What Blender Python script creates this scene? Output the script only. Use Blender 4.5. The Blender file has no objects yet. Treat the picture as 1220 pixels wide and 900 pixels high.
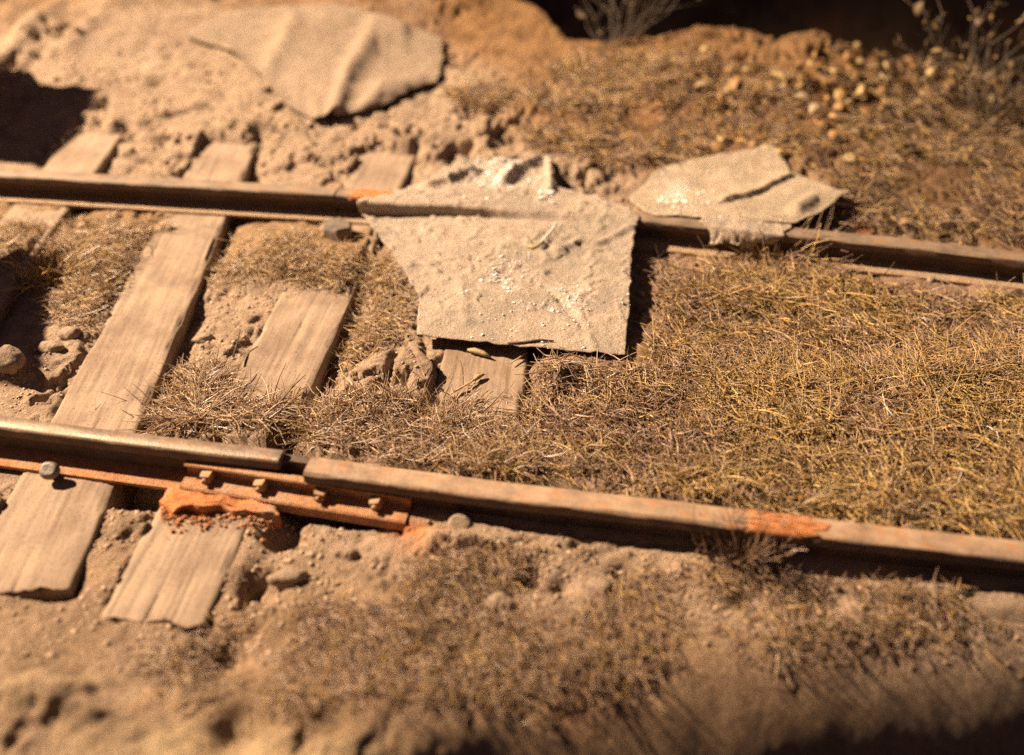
import bpy, math, random
import numpy as np
from mathutils import Vector

# ------------------------------------------------------------------ camera
random.seed(7)
rng = np.random.default_rng(11)
S = bpy.context.scene
COL = S.collection
FPX = 1186.1                       # focal length in pixels of the 1220 x 900 photograph
PITCH, YAW = math.radians(35), math.radians(10.3)
CAM = np.array([0, -1.791, 1.747])
FWD = np.array([-math.sin(YAW)*math.cos(PITCH), math.cos(YAW)*math.cos(PITCH), -math.sin(PITCH)])
RGT = np.array([math.cos(YAW), math.sin(YAW), 0.0])
UPV = np.cross(RGT, FWD)

cd = bpy.data.cameras.new('camera')
cam = bpy.data.objects.new('camera', cd)
COL.objects.link(cam)
cam.location = CAM
cam.rotation_euler = (math.radians(90) - PITCH, 0, YAW)
cd.sensor_width = 36
cd.lens = 36*FPX/1220
cd.clip_start, cd.clip_end = 0.05, 200
cd.dof.use_dof = True
cd.dof.focus_distance = 2.95
cd.dof.aperture_fstop = 0.64
cd.dof.aperture_blades = 6
S.camera = cam

# ------------------------------------------------------------------ light
w = bpy.data.worlds.new('World')
S.world = w
w.use_nodes = True
bg = w.node_tree.nodes['Background']
bg.inputs[0].default_value = (0.62, 0.42, 0.50, 1)
bg.inputs[1].default_value = 0.135

LAMP = np.array([-13.0, 3.2, 10.3])
AIM = np.array([-0.75, 1.0, 0.0])
ld = bpy.data.lights.new('lamp', 'SPOT')
ld.energy = 50000
ld.color = (1.0, 0.735, 0.50)
ld.shadow_soft_size = 0.15
ld.spot_size = math.radians(40)
ld.spot_blend = 1.0
lo = bpy.data.objects.new('lamp', ld)
COL.objects.link(lo)
lo.location = LAMP
lo.rotation_euler = Vector(AIM - LAMP).to_track_quat('-Z', 'Y').to_euler()

S.view_settings.view_transform = 'Standard'
S.view_settings.look = 'None'
S.view_settings.exposure = 0.0
S.view_settings.gamma = 1.0
S.render.engine = 'CYCLES'
S.cycles.use_denoising = False
S.cycles.max_bounces = 6
S.cycles.sample_clamp_direct = 5
S.cycles.sample_clamp_indirect = 2

# ------------------------------------------------------------------ helpers
def P(px, py, z=0.0):
    """the point of height z that the photograph shows at pixel px, py"""
    d = FWD*FPX + RGT*(px-610) - UPV*(py-450)
    return CAM + d*(z-CAM[2])/d[2]

def project(x, y, z):
    dx, dy, dz = x-CAM[0], y-CAM[1], z-CAM[2]
    k = FPX/np.maximum(dx*FWD[0]+dy*FWD[1]+dz*FWD[2], .05)
    u = dx*RGT[0]+dy*RGT[1]
    v = dx*UPV[0]+dy*UPV[1]+dz*UPV[2]
    return 610+u*k, 450-v*k

def _hash(ix, iy, seed):
    h = (ix.astype(np.int64)*374761393 + iy.astype(np.int64)*668265263 + seed*1442695041) & 0xffffffff
    h = ((h ^ (h >> 13))*1274126177) & 0xffffffff
    h = h ^ (h >> 16)
    return (h & 0xffff)/65535.0

def vnoise(x, y, seed=0):
    ix, iy = np.floor(x), np.floor(y)
    fx, fy = x-ix, y-iy
    fx, fy = fx*fx*fx*(fx*(fx*6-15)+10), fy*fy*fy*(fy*(fy*6-15)+10)
    a, b = _hash(ix, iy, seed), _hash(ix+1, iy, seed)
    c, d = _hash(ix, iy+1, seed), _hash(ix+1, iy+1, seed)
    return (a+(b-a)*fx)*(1-fy) + (c+(d-c)*fx)*fy

def fbm(x, y, scale, octv=4, seed=0, gain=.5):
    s, amp, tot = 0, 1.0, 0
    c, sn = math.cos(.6), math.sin(.6)
    for i in range(octv):
        s = s + amp*(vnoise(x*scale, y*scale, seed+i*17)-.5)
        tot += amp
        amp *= gain
        scale *= 2.03
        x, y = x*c-y*sn, x*sn+y*c
    return s/tot

def lumps(x, y, scale, seed=0):
    """rounded stones packed in cells: 0 in the joints, 1 on the tops"""
    X, Y = x*scale, y*scale
    ix, iy = np.floor(X), np.floor(Y)
    best = np.full_like(X, 9.0)
    for a in (-1, 0, 1):
        for b in (-1, 0, 1):
            cx, cy = ix+a, iy+b
            jx = cx + _hash(cx, cy, seed)
            jy = cy + _hash(cx, cy, seed+5)
            r = .55+.6*_hash(cx, cy, seed+9)
            best = np.minimum(best, ((X-jx)**2 + (Y-jy)**2)/(r*r))
    return np.clip(1-best, 0, 1)

def sstep(a, b, v):
    t = np.clip((v-a)/(b-a), 0, 1)
    return t*t*(3-2*t)

def seg_dist(x, y, pts):
    d = np.full_like(x, 1e9)
    for (ax, ay), (bx, by) in zip(pts[:-1], pts[1:]):
        ux, uy = bx-ax, by-ay
        t = np.clip(((x-ax)*ux+(y-ay)*uy)/max(ux*ux+uy*uy, 1e-12), 0, 1)
        d = np.minimum(d, np.hypot(x-ax-t*ux, y-ay-t*uy))
    return d

def in_poly(x, y, pts):
    c = np.zeros(np.shape(x), bool)
    n = len(pts)
    for i in range(n):
        (ax, ay), (bx, by) = pts[i], pts[(i+1) % n]
        hit = ((ay > y) != (by > y)) & (x < (bx-ax)*(y-ay)/((by-ay) if by != ay else 1e-12)+ax)
        c ^= hit
    return c

def poly_sd(x, y, pts):
    d = seg_dist(x, y, list(pts)+[pts[0]])
    return np.where(in_poly(x, y, pts), d, -d)

def W(pxs, z=0.0):
    return [tuple(P(a, b, z)[:2]) for a, b in pxs]

# ------------------------------------------------------------------ mesh plumbing
def link(name, me, mat=None, parent=None):
    o = bpy.data.objects.new(name, me)
    COL.objects.link(o)
    if mat is not None and me is not None and not me.materials:
        me.materials.append(mat)
    if parent is not None:
        o.parent = parent
    return o

def tag(o, label=None, cat=None, group=None, kind=None):
    if label: o['label'] = label
    if cat: o['category'] = cat
    if group: o['group'] = group
    if kind: o['kind'] = kind
    return o

def fast_mesh(name, V, F, smooth=True, colors=None, uv=None):
    """V (n,3), F (m,k) with one k"""
    V = np.ascontiguousarray(V, dtype=np.float32)
    F = np.ascontiguousarray(F, dtype=np.int32)
    me = bpy.data.meshes.new(name)
    n, (m, k) = len(V), F.shape
    me.vertices.add(n)
    me.vertices.foreach_set('co', V.ravel())
    me.loops.add(m*k)
    me.loops.foreach_set('vertex_index', F.ravel())
    me.polygons.add(m)
    me.polygons.foreach_set('loop_start', np.arange(0, m*k, k, dtype=np.int32))
    me.polygons.foreach_set('loop_total', np.full(m, k, dtype=np.int32))
    me.polygons.foreach_set('use_smooth', np.full(m, smooth))
    if colors is not None:
        a = me.color_attributes.new('tint', 'FLOAT_COLOR', 'POINT')
        c4 = np.ones((n, 4), np.float32)
        c4[:, :3] = colors
        a.data.foreach_set('color', c4.ravel())
    if uv is not None:
        l = me.uv_layers.new(name='uv')
        l.data.foreach_set('uv', np.ascontiguousarray(uv[F.ravel()], dtype=np.float32).ravel())
    me.update()
    me.validate()
    return me

def grid_faces(nu, nv):
    i = np.arange(nu-1)[:, None]*nv + np.arange(nv-1)[None, :]
    return np.stack([i, i+nv, i+nv+1, i+1], -1).reshape(-1, 4)

ICO_V = []
def _ico():
    t = (1+5**.5)/2
    v = np.array([(-1, t, 0), (1, t, 0), (-1, -t, 0), (1, -t, 0), (0, -1, t), (0, 1, t), (0, -1, -t), (0, 1, -t),
                  (t, 0, -1), (t, 0, 1), (-t, 0, -1), (-t, 0, 1)], float)
    v /= np.linalg.norm(v[0])
    f = [(0, 11, 5), (0, 5, 1), (0, 1, 7), (0, 7, 10), (0, 10, 11), (1, 5, 9), (5, 11, 4), (11, 10, 2), (10, 7, 6), (7, 1, 8),
         (3, 9, 4), (3, 4, 2), (3, 2, 6), (3, 6, 8), (3, 8, 9), (4, 9, 5), (2, 4, 11), (6, 2, 10), (8, 6, 7), (9, 8, 1)]
    return v, np.array(f)
def subdiv(v, f):
    cache, v, out = {}, list(map(tuple, v)), []
    def mid(a, b):
        k = (min(a, b), max(a, b))
        if k not in cache:
            m = (np.array(v[a])+np.array(v[b]))/2
            v.append(tuple(m/np.linalg.norm(m)))
            cache[k] = len(v)-1
        return cache[k]
    for a, b, c in f:
        ab, bc, ca = mid(a, b), mid(b, c), mid(c, a)
        out += [(a, ab, ca), (b, bc, ab), (c, ca, bc), (ab, bc, ca)]
    return np.array(v), np.array(out)
ICO = _ico()
ICO2 = subdiv(*subdiv(*ICO))

def n3(v, s, seed):
    return (vnoise(v[:, 0]*s+7.3, v[:, 1]*s+v[:, 2]*s*.7, seed) + vnoise(v[:, 1]*s+3.1, v[:, 2]*s+v[:, 0]*s*.6, seed+3))-1

def rock_mesh(name, sx, sy, sz, seed, rough=.35):
    v, f = ICO2
    d = 1 + rough*n3(v, 1.3, seed) + rough*.5*n3(v, 3.1, seed+20)
    V = v*d[:, None]*np.array([sx, sy, sz])
    return fast_mesh(name, V, f, True)

# ------------------------------------------------------------------ materials
def mat_new(name):
    m = bpy.data.materials.new(name)
    m.use_nodes = True
    nt = m.node_tree
    return m, nt, nt.nodes['Principled BSDF']

def N(nt, t, **kw):
    n = nt.nodes.new(t)
    for k, v in kw.items():
        setattr(n, k, v)
    return n

def noise(nt, vec, scale, detail=6, rough=.6, dist=0.0):
    n = N(nt, 'ShaderNodeTexNoise')
    n.inputs['Scale'].default_value = scale
    n.inputs['Detail'].default_value = detail
    n.inputs['Roughness'].default_value = rough
    n.inputs['Distortion'].default_value = dist
    if vec is not None: nt.links.new(vec, n.inputs['Vector'])
    return n.outputs['Fac']

def ramp(nt, fac, stops):
    r = N(nt, 'ShaderNodeValToRGB')
    e = r.color_ramp.elements
    while len(e) < len(stops): e.new(.5)
    for i, (p, c) in enumerate(stops):
        e[i].position = p
        e[i].color = (*c, 1) if len(c) == 3 else c
    nt.links.new(fac, r.inputs[0])
    return r.outputs[0]

def mix(nt, fac, a, b, mode='MIX'):
    n = N(nt, 'ShaderNodeMix', data_type='RGBA', blend_type=mode)
    for s, v in ((n.inputs[0], fac), (n.inputs[6], a), (n.inputs[7], b)):
        if isinstance(v, (int, float)): s.default_value = v
        elif isinstance(v, tuple): s.default_value = (*v, 1)
        else: nt.links.new(v, s)
    return n.outputs[2]

def bump(nt, p, h, strength=.6, dist=.01):
    b = N(nt, 'ShaderNodeBump')
    b.inputs['Strength'].default_value = strength
    b.inputs['Distance'].default_value = dist
    nt.links.new(h, b.inputs['Height'])
    nt.links.new(b.outputs[0], p.inputs['Normal'])

def math_(nt, op, a, b):
    n = N(nt, 'ShaderNodeMath', operation=op)
    for s, v in ((n.inputs[0], a), (n.inputs[1], b)):
        if isinstance(v, (int, float)): s.default_value = v
        else: nt.links.new(v, s)
    return n.outputs[0]

def objvec(nt, scale=(1, 1, 1)):
    t = N(nt, 'ShaderNodeTexCoord')
    m = N(nt, 'ShaderNodeMapping')
    m.inputs['Scale'].default_value = scale
    nt.links.new(t.outputs['Object'], m.inputs['Vector'])
    return m.outputs[0]

def m_soil():
    m, nt, p = mat_new('dusty_soil')
    v = objvec(nt)
    at = N(nt, 'ShaderNodeVertexColor', layer_name='tint')
    n1 = noise(nt, v, 9, 8, .65)
    n2 = noise(nt, v, 70, 6, .7)
    g = ramp(nt, n1, [(.25, (.52, .47, .45)), (.5, (1, 1, 1)), (.75, (1.25, 1.2, 1.1))])
    g2 = ramp(nt, n2, [(.28, (.5, .46, .45)), (.48, (1, 1, 1)), (.7, (1.22, 1.2, 1.15))])
    c = mix(nt, 1.0, at.outputs['Color'], g, 'MULTIPLY')
    c = mix(nt, 1.0, c, g2, 'MULTIPLY')
    nt.links.new(c, p.inputs['Base Color'])
    p.inputs['Roughness'].default_value = .95
    p.inputs['Specular IOR Level'].default_value = .15
    h = math_(nt, 'ADD', noise(nt, v, 45, 8, .72), math_(nt, 'MULTIPLY', noise(nt, v, 160, 4, .7), .4))
    bump(nt, p, h, .9, .02)
    return m

def m_wood():
    m, nt, p = mat_new('dusty_wood')
    v = objvec(nt, (1, .09, 1))
    vd = objvec(nt)
    grain = noise(nt, v, 75, 8, .72, .4)
    fine = noise(nt, v, 240, 4, .7)
    dust = noise(nt, vd, 8, 6, .6)
    c = ramp(nt, grain, [(.25, (.215, .16, .117)), (.45, (.268, .203, .148)), (.7, (.30, .228, .168))])
    c = mix(nt, ramp(nt, dust, [(.38, (0, 0, 0)), (.62, (.8, .8, .8))]), c, (.31, .23, .162))
    c = mix(nt, 1.0, c, ramp(nt, noise(nt, vd, 5, 6, .65), [(.3, (.62, .58, .56)), (.55, (1, 1, 1)), (.75, (1.14, 1.12, 1.08))]), 'MULTIPLY')
    sp = ramp(nt, noise(nt, vd, 120, 3, .6), [(.3, (.5, .46, .44)), (.42, (1, 1, 1))])
    c = mix(nt, 1.0, c, sp, 'MULTIPLY')
    nt.links.new(c, p.inputs['Base Color'])
    p.inputs['Roughness'].default_value = .9
    p.inputs['Specular IOR Level'].default_value = .2
    h = math_(nt, 'ADD', grain, math_(nt, 'MULTIPLY', fine, .5))
    h = math_(nt, 'ADD', h, math_(nt, 'MULTIPLY', noise(nt, vd, 130, 5, .7), .5))
    bump(nt, p, h, .35, .010)
    return m

def m_metal(name, base, dusty, rust, rough, metallic, amount=.5, sheen=1.0):
    m, nt, p = mat_new(name)
    v = objvec(nt)
    vl = objvec(nt, (.12, 1, 1))
    a = noise(nt, v, 14, 7, .65)
    s = noise(nt, vl, 120, 5, .6)
    c = mix(nt, ramp(nt, a, [(.5-.25*amount, (0, 0, 0)), (.62, (1, 1, 1))]), base, dusty)
    c = mix(nt, ramp(nt, noise(nt, v, 22, 6, .7), [(.52, (0, 0, 0)), (.66, (.9, .9, .9))]), c, rust)
    c = mix(nt, 1.0, c, ramp(nt, s, [(.3, (.86, .85, .84)), (.6, (1.05, 1.05, 1.05))]), 'MULTIPLY')
    nt.links.new(c, p.inputs['Base Color'])
    p.inputs['Metallic'].default_value = metallic
    nt.links.new(ramp(nt, a, [(.3, (rough,)*3), (.7, (min(rough+.3, 1),)*3)]), p.inputs['Roughness'])
    bump(nt, p, math_(nt, 'ADD', noise(nt, v, 110, 6, .7), math_(nt, 'MULTIPLY', s, .3)), .35, .005)
    return m

def m_rust(name='orange_rust', lo=(.24, .075, .02), hi=(.56, .215, .07), dust=(.45, .31, .2), damount=.45):
    m, nt, p = mat_new(name)
    v = objvec(nt)
    a = noise(nt, v, 38, 8, .7)
    b = noise(nt, v, 12, 6, .6)
    c = ramp(nt, a, [(.3, lo), (.55, hi), (.75, tuple(x*1.15 for x in hi))])
    c = mix(nt, ramp(nt, b, [(.62-.3*damount, (0, 0, 0)), (.72, (.85, .85, .85))]), c, dust)
    nt.links.new(c, p.inputs['Base Color'])
    p.inputs['Roughness'].default_value = .9
    bump(nt, p, noise(nt, v, 120, 8, .75), .9, .012)
    return m

def m_sheet(name, base, light, flecks=True):
    m, nt, p = mat_new(name)
    v = objvec(nt)
    at = N(nt, 'ShaderNodeVertexColor', layer_name='tint')     # red: how much white lint sticks to the cloth here
    sep = N(nt, 'ShaderNodeSeparateColor')
    nt.links.new(at.outputs['Color'], sep.inputs[0])
    a = noise(nt, v, 16, 8, .68)
    b = noise(nt, v, 130, 6, .72)
    c = ramp(nt, a, [(.3, tuple(x*.82 for x in base)), (.55, base), (.75, light)])
    c = mix(nt, 1.0, c, ramp(nt, b, [(.3, (.6, .56, .52)), (.5, (1, 1, 1)), (.72, (1.16, 1.15, 1.12))]), 'MULTIPLY')
    if flecks:
        st = noise(nt, v, 5.5, 7, .65, .3)
        c = mix(nt, ramp(nt, st, [(.46, (0, 0, 0)), (.62, (.75, .75, .75))]), c, tuple(x*k for x, k in zip(base, (.66, .69, .70))))
        f1 = noise(nt, v, 46, 9, .74, 1.4)
        f = math_(nt, 'ADD', f1, math_(nt, 'MULTIPLY', sep.outputs[0], .30))
        c = mix(nt, ramp(nt, f, [(.75, (0, 0, 0)), (.775, (1, 1, 1))]), c, (.9, .88, .85))
        d_ = noise(nt, v, 90, 3, .6)
        c = mix(nt, 1.0, c, ramp(nt, d_, [(.24, (.28, .24, .2)), (.30, (1, 1, 1))]), 'MULTIPLY')
    nt.links.new(c, p.inputs['Base Color'])
    p.inputs['Roughness'].default_value = .8
    p.inputs['Specular IOR Level'].default_value = .3
    h = math_(nt, 'ADD', noise(nt, v, 75, 8, .75), math_(nt, 'MULTIPLY', b, .8))
    bump(nt, p, h, .8, .016)
    return m

def m_tint(name, rough=.55, spec=.5, var=.25):
    m, nt, p = mat_new(name)
    at = N(nt, 'ShaderNodeVertexColor', layer_name='tint')
    v = objvec(nt)
    c = mix(nt, 1.0, at.outputs['Color'], ramp(nt, noise(nt, v, 60, 3, .6), [(.3, (1-var,)*3), (.7, (1+var,)*3)]), 'MULTIPLY')
    nt.links.new(c, p.inputs['Base Color'])
    p.inputs['Roughness'].default_value = rough
    p.inputs['Specular IOR Level'].default_value = spec
    return m

def m_plain(name, lo, hi, scale=30, rough=.85, bstr=.6):
    m, nt, p = mat_new(name)
    v = objvec(nt)
    a = noise(nt, v, scale, 7, .7)
    nt.links.new(ramp(nt, a, [(.3, lo), (.7, hi)]), p.inputs['Base Color'])
    p.inputs['Roughness'].default_value = rough
    bump(nt, p, noise(nt, v, scale*3, 6, .7), bstr, .01)
    return m

M_SOIL = m_soil()
M_WOOD = m_wood()
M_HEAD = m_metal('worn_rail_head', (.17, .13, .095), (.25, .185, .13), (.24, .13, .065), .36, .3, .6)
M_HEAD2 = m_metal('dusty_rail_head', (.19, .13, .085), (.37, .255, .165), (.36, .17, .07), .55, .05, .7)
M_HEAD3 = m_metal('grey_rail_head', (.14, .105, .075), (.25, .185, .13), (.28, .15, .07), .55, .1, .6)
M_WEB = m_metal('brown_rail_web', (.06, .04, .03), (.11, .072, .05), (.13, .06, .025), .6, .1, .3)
M_SIDE_SHADE = m_metal('shaded_rail_side', (.085, .058, .042), (.17, .115, .08), (.16, .075, .03), .55, .15, .4)  # head side faces coloured darker to stand in for shade
M_FOOT = m_rust('rusty_foot', (.26, .12, .055), (.52, .235, .10), (.44, .29, .18), .5)
M_RUST = m_rust()
M_FOOT_D = m_rust('dusty_foot', (.24, .15, .09), (.42, .29, .18), (.38, .28, .19), .6)
M_PLATE = m_rust('rusty_plate', (.27, .13, .06), (.50, .25, .115), (.44, .29, .18), .5)
M_NUT = m_metal('dusty_nut', (.22, .135, .08), (.34, .22, .13), (.38, .17, .07), .6, .05, .6)
M_SPIKE = m_metal('grey_spike', (.12, .10, .085), (.22, .175, .13), (.2, .11, .06), .4, .2, .5)
M_TARP = m_sheet('gritty_cloth', (.46, .37, .285), (.58, .475, .37))
M_SHEET = m_sheet('pale_cloth', (.50, .40, .285), (.60, .50, .38))
M_DUSTY = m_sheet('dusty_cloth', (.33, .25, .175), (.42, .33, .24), False)
M_FIBRE = m_tint('dry_fibre', .42, .55)
M_LEAF = m_tint('dry_leaf', .6, .35)
M_STONE = m_plain('dusty_stone', (.22, .16, .11), (.38, .285, .20), 25, .95, 1.0)
M_PEBBLE = m_plain('ochre_pebble', (.34, .21, .09), (.46, .31, .15), 25, .9, .8)
M_CRUMB = m_tint('soil_crumb', .95, .1, .3)
M_TWIG = m_plain('twig_bark', (.05, .036, .026), (.13, .095, .065), 60)  # bark darkened so the shrub looks dimly lit

# ------------------------------------------------------------------ layout of the track
NEAR_L = [(-3.6, .032), (-1.71, .028), (-1.3, .023), (-.925, .026)]
NEAR_R = [(-.846, .004), (-.35, -.004), (.05, .001), (.42, .0), (.82, .006), (2.4, .04)]
FAR_L = [(-4.2, 1.45), (-2.68, 1.513), (-1.95, 1.548), (-1.30, 1.578)]
FAR_R = [(-1.292, 1.580), (-.4, 1.575), (.38, 1.543), (.82, 1.522), (1.14, 1.492), (2.8, 1.33)]
ZT = .105                           # height of the rail head above the sleepers
def lower(path):
    out = []
    for x, y in path:
        px, py = project(x, y, .14)
        q = P(px, py, ZT)
        out.append((float(q[0]), float(q[1])))
    return out
NEAR_L, NEAR_R, FAR_L, FAR_R = map(lower, (NEAR_L, NEAR_R, FAR_L, FAR_R))
XJ = NEAR_R[0][0]
def rail_y(pts, x):
    return np.interp(x, [p[0] for p in pts], [p[1] for p in pts])
def near_y(x): return np.where(x < XJ-.03, rail_y(NEAR_L, x), rail_y(NEAR_R, x))
def far_y(x): return np.where(x < FAR_R[0][0]-.004, rail_y(FAR_L, x), rail_y(FAR_R, x))

# sleepers: (x at y = 0, dx/dy, y of near end, y of far end, width)
SLEEPERS = [(-2.19, -.235, -.45, 2.36, .245), (-1.535, -.232, -.40, 2.38, .262), (-1.118, -.082, -.425, 2.36, .25),
            (-.462, -.115, .36, 2.05, .268)]

# ------------------------------------------------------------------ the ground
TARP_OUT = [(425, 238), (432, 252), (460, 295), (499, 352), (497, 400), (540, 410), (620, 416), (745, 424), (750, 360), (752, 310),
            (762, 262), (740, 246), (660, 220), (655, 188), (545, 190), (490, 226)]

def terrain(x, y):
    x, y = np.asarray(x, float), np.asarray(y, float)
    ny, fy = near_y(x), far_y(x)
    wx = x + .03*fbm(x, y, 7, 3, 90)
    wy = y + .03*fbm(x, y, 7, 3, 91)
    # soil banks up against the left side of each sleeper and is washed out on the right side
    h = np.full(x.shape, -.012)
    for sx, k, y0, y1, wd in SLEEPERS:
        d = wx - (sx + k*y) - wd/2/math.cos(math.atan(k))
        inside = sstep(y0-.05, y0+.02, wy)*sstep(y1+.06, y1-.02, wy)
        h = h - inside*np.where(d > -.04, np.where(y < 0, .004 if sx > -1.3 else .012, .058)*np.exp(-np.maximum(d, 0)/.10), 0)*sstep(-.05, 0, d)
        dd = np.abs(d + wd/2) - wd/2
        spill = np.clip(3*fbm(x, y, 6, 4, 77)+.1, 0, 1)*sstep(-.10, -.01, dd)
        h = np.where((dd < .0) & (inside > .5), np.minimum(h, -.02+.035*spill), h)
    # between the rails on the right: matted turf above the sleepers
    turf = sstep(-.62, -.2, wx + .25*(y-.8))*sstep(ny+.02, ny+.15, y)*sstep(fy-.10, fy-.34, y)
    h = h*(1-turf) + turf*(.035 - .03*sstep(.7, 1.2, y) + .04*fbm(x, y, 2.2, 3, 5) + .022*fbm(x, y, 7, 3, 6))
    # tuft bank along the near rail
    b = np.exp(-((y-(.20+.05*np.sin(3*x)))/.13)**2)*sstep(-1.5, -1.25, wx)
    h = h + .05*b*(1-turf)*sstep(ny+.03, ny+.12, y)
    # upper left turf
    b2 = np.exp(-((y-1.28)/.2)**2)*sstep(-1.72, -1.5, x+.23*(y-1.3))*(1-turf)
    h = h + .05*b2
    b3 = np.exp(-((y-1.15)/.3)**2)*sstep(-1.95, -2.1, x+.23*(y-1.3))
    h = h + .03*b3
    # beside the far rail the soil meets its foot
    h = np.where(np.abs(y-fy) < .16, np.minimum(h, -.0+0*h+.01), h)
    # in front of the near rail: soil over everything on the right
    fr = sstep(ny-.02, ny-.10, y)
    right = sstep(-.72, -.45, wx)
    h = h + .014*fr*(1-right)
    h = h + fr*right*(.035 + .025*fbm(x, y, 3, 3, 33))
    h = h + fr*sstep(-.45, -.62, wy)*.03 - fr*sstep(-.62, -1.3, y)*.06
    # behind the far rail: humps, then the bank
    bk = sstep(fy+.3, fy+1.2, y)
    h = h + bk*(.09 + .10*fbm(x, y, 1.5, 3, 44)) + sstep(fy+1.0, fy+2.6, y)*(.16+.10*sstep(.9, -.6, x))
    h = h - .11*np.maximum(x-.75+.1*fbm(x, y, 3, 2, 62), 0)*sstep(fy+.5, fy+1.6, y)  # right of the bank tilted away from the lamp to dim it
    # the crest of the bank and the drop behind it, then a rise added as dark backdrop
    global PRE_CREST
    PRE_CREST = h.copy()
    yc = np.interp(x, [-6, -2.2, -1.3, -.88, -.67, -.47, -.3, -.13, .04, .22, .435, .56, .73, .98, 1.12, 1.36, 1.57, 3],
                   [6.0, 5.6, 4.1, 3.8, 3.5, 3.46, 3.5, 3.6, 3.68, 3.72, 3.62, 3.58, 3.62, 3.62, 3.55, 3.5, 3.4, 3.1]) - .05 + .08*fbm(x, y, 3, 2, 61)
    over = np.maximum(y-yc, 0)
    h = h - np.minimum(over*over*4.5, 1.5*np.minimum(over, 1.1)) + 1.25*sstep(1.5, 4.0, over) + .3*sstep(1.2, 3, over)*fbm(x, y, 1.2, 4, 63)
    # ground curved down at the right front, shaped so it falls into shade
    e = (-.31 + .40*x + .03*fbm(x, y, 2, 2, 71)) - y
    e = np.minimum(e, 3) * sstep(-.75, -.2, x)
    o2 = np.maximum(e, 0)
    h = h - np.minimum(o2*o2*2.4, 1.7*o2)
    flat = 1-.85*sstep(-.38, .02, e)*sstep(-.7, -.2, x)
    # dips and hollows: (px, py, size across, size along, depth)
    for px, py, a, bb, dz in HOLES:
        c = P(px, py)
        h = h + dz*np.exp(-(((wx-c[0])/a)**2 + ((wy-c[1])/bb)**2))
    for pts, wd, dz in CRACKS:
        q = W(pts)
        xx = x + .02*fbm(x, y, 24, 2, 95); yy = y + .02*fbm(x, y, 24, 2, 96)
        d = seg_dist(xx, yy, q)
        h = h + dz*np.exp(-(d/wd)**2)
    for pts, dz, soft in PLATEAUS:
        q = W(pts)
        xx = x + .05*fbm(x, y, 14, 3, 97); yy = y + .05*fbm(x, y, 14, 3, 98)
        h = h + dz*sstep(-soft, soft, poly_sd(xx, yy, q))
    # relief
    am = (1 + .45*sstep(1.9, 2.6, y))*flat
    h = h + am*(.026*fbm(x, y, 6, 5, 1, .6) + .012*fbm(x, y, 30, 4, 2, .65))
    crumb = np.clip(.4+2.0*fbm(x, y, 2.3, 2, 12), 0, 1.2)*(1-.6*sstep(-.6, -.1, x)*sstep(0, -.2, y))*(1-.6*sstep(-.6, -.8, y))*(1+.9*sstep(-.35, -.7, x)*sstep(-.05, -.15, y))
    ux, uy = x+.05*fbm(x, y, 9, 3, 14), y+.05*fbm(x, y, 9, 3, 15)
    l1, l2 = lumps(ux, uy, 11, 3), lumps(ux, uy, 27, 4)
    h = h + am*crumb*(.030*np.minimum(l1, .55) + .014*np.minimum(l2, .6) + .010*np.abs(fbm(x, y, 36, 3, 16, .6)))
    h = h - am*.040*sstep(.10, .20, fbm(x, y, 9, 3, 19))*crumb - am*.03*sstep(.13, .2, fbm(x, y, 17, 3, 20))*crumb
    under = 0
    for sx, k, y0, y1, wd in SLEEPERS[:3]:
        d = np.abs(x-(sx+k*y))-wd/2
        under = np.maximum(under, sstep(.003, -.012, d)*np.maximum(sstep(-.43, -.38, y)*sstep(-.02, -.08, y), sstep(1.75, 1.8, y)*sstep(2.34, 2.24, y)))
    spill = np.clip(3.2*fbm(x, y, 7, 4, 78)+.15, 0, 1)
    h = np.where(under > 0, h*(1-under) + under*np.minimum(h, -.03+.045*spill*(1-sstep(.5, 1, under)*.55)), h)
    # clear view of the middle of the sleepers
    for (sx, k, y0, y1, wd), (ya, yb) in zip(SLEEPERS, [(.1, .2), (.10, 1.22), (.42, .95), (.42, .9)]):
        d = np.abs(wx-(sx+k*y))-wd/2
        u = sstep(.015, -.02, d)*sstep(ya-.05, ya+.03, wy)*sstep(yb+.08, yb-.04, wy)
        h = h*(1-u)+u*np.minimum(h, -.025+.04*np.clip(3.2*fbm(x, y, 7, 4, 79)+.1, 0, 1)*sstep(-.11, -.0, d))
    # never through the rails
    dn, df = np.abs(y-ny), np.abs(y-fy)
    near_lim = np.where(right > .5, np.where(y < ny, .034, .03), -.012)
    h = np.where(dn < .11, np.minimum(np.where(right > .5, np.maximum(h, .018+.03*fbm(x, y, 9, 3, 55)), h), near_lim), h)
    h = np.where(df < .10, np.minimum(h, .012), h)
    return h

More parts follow.
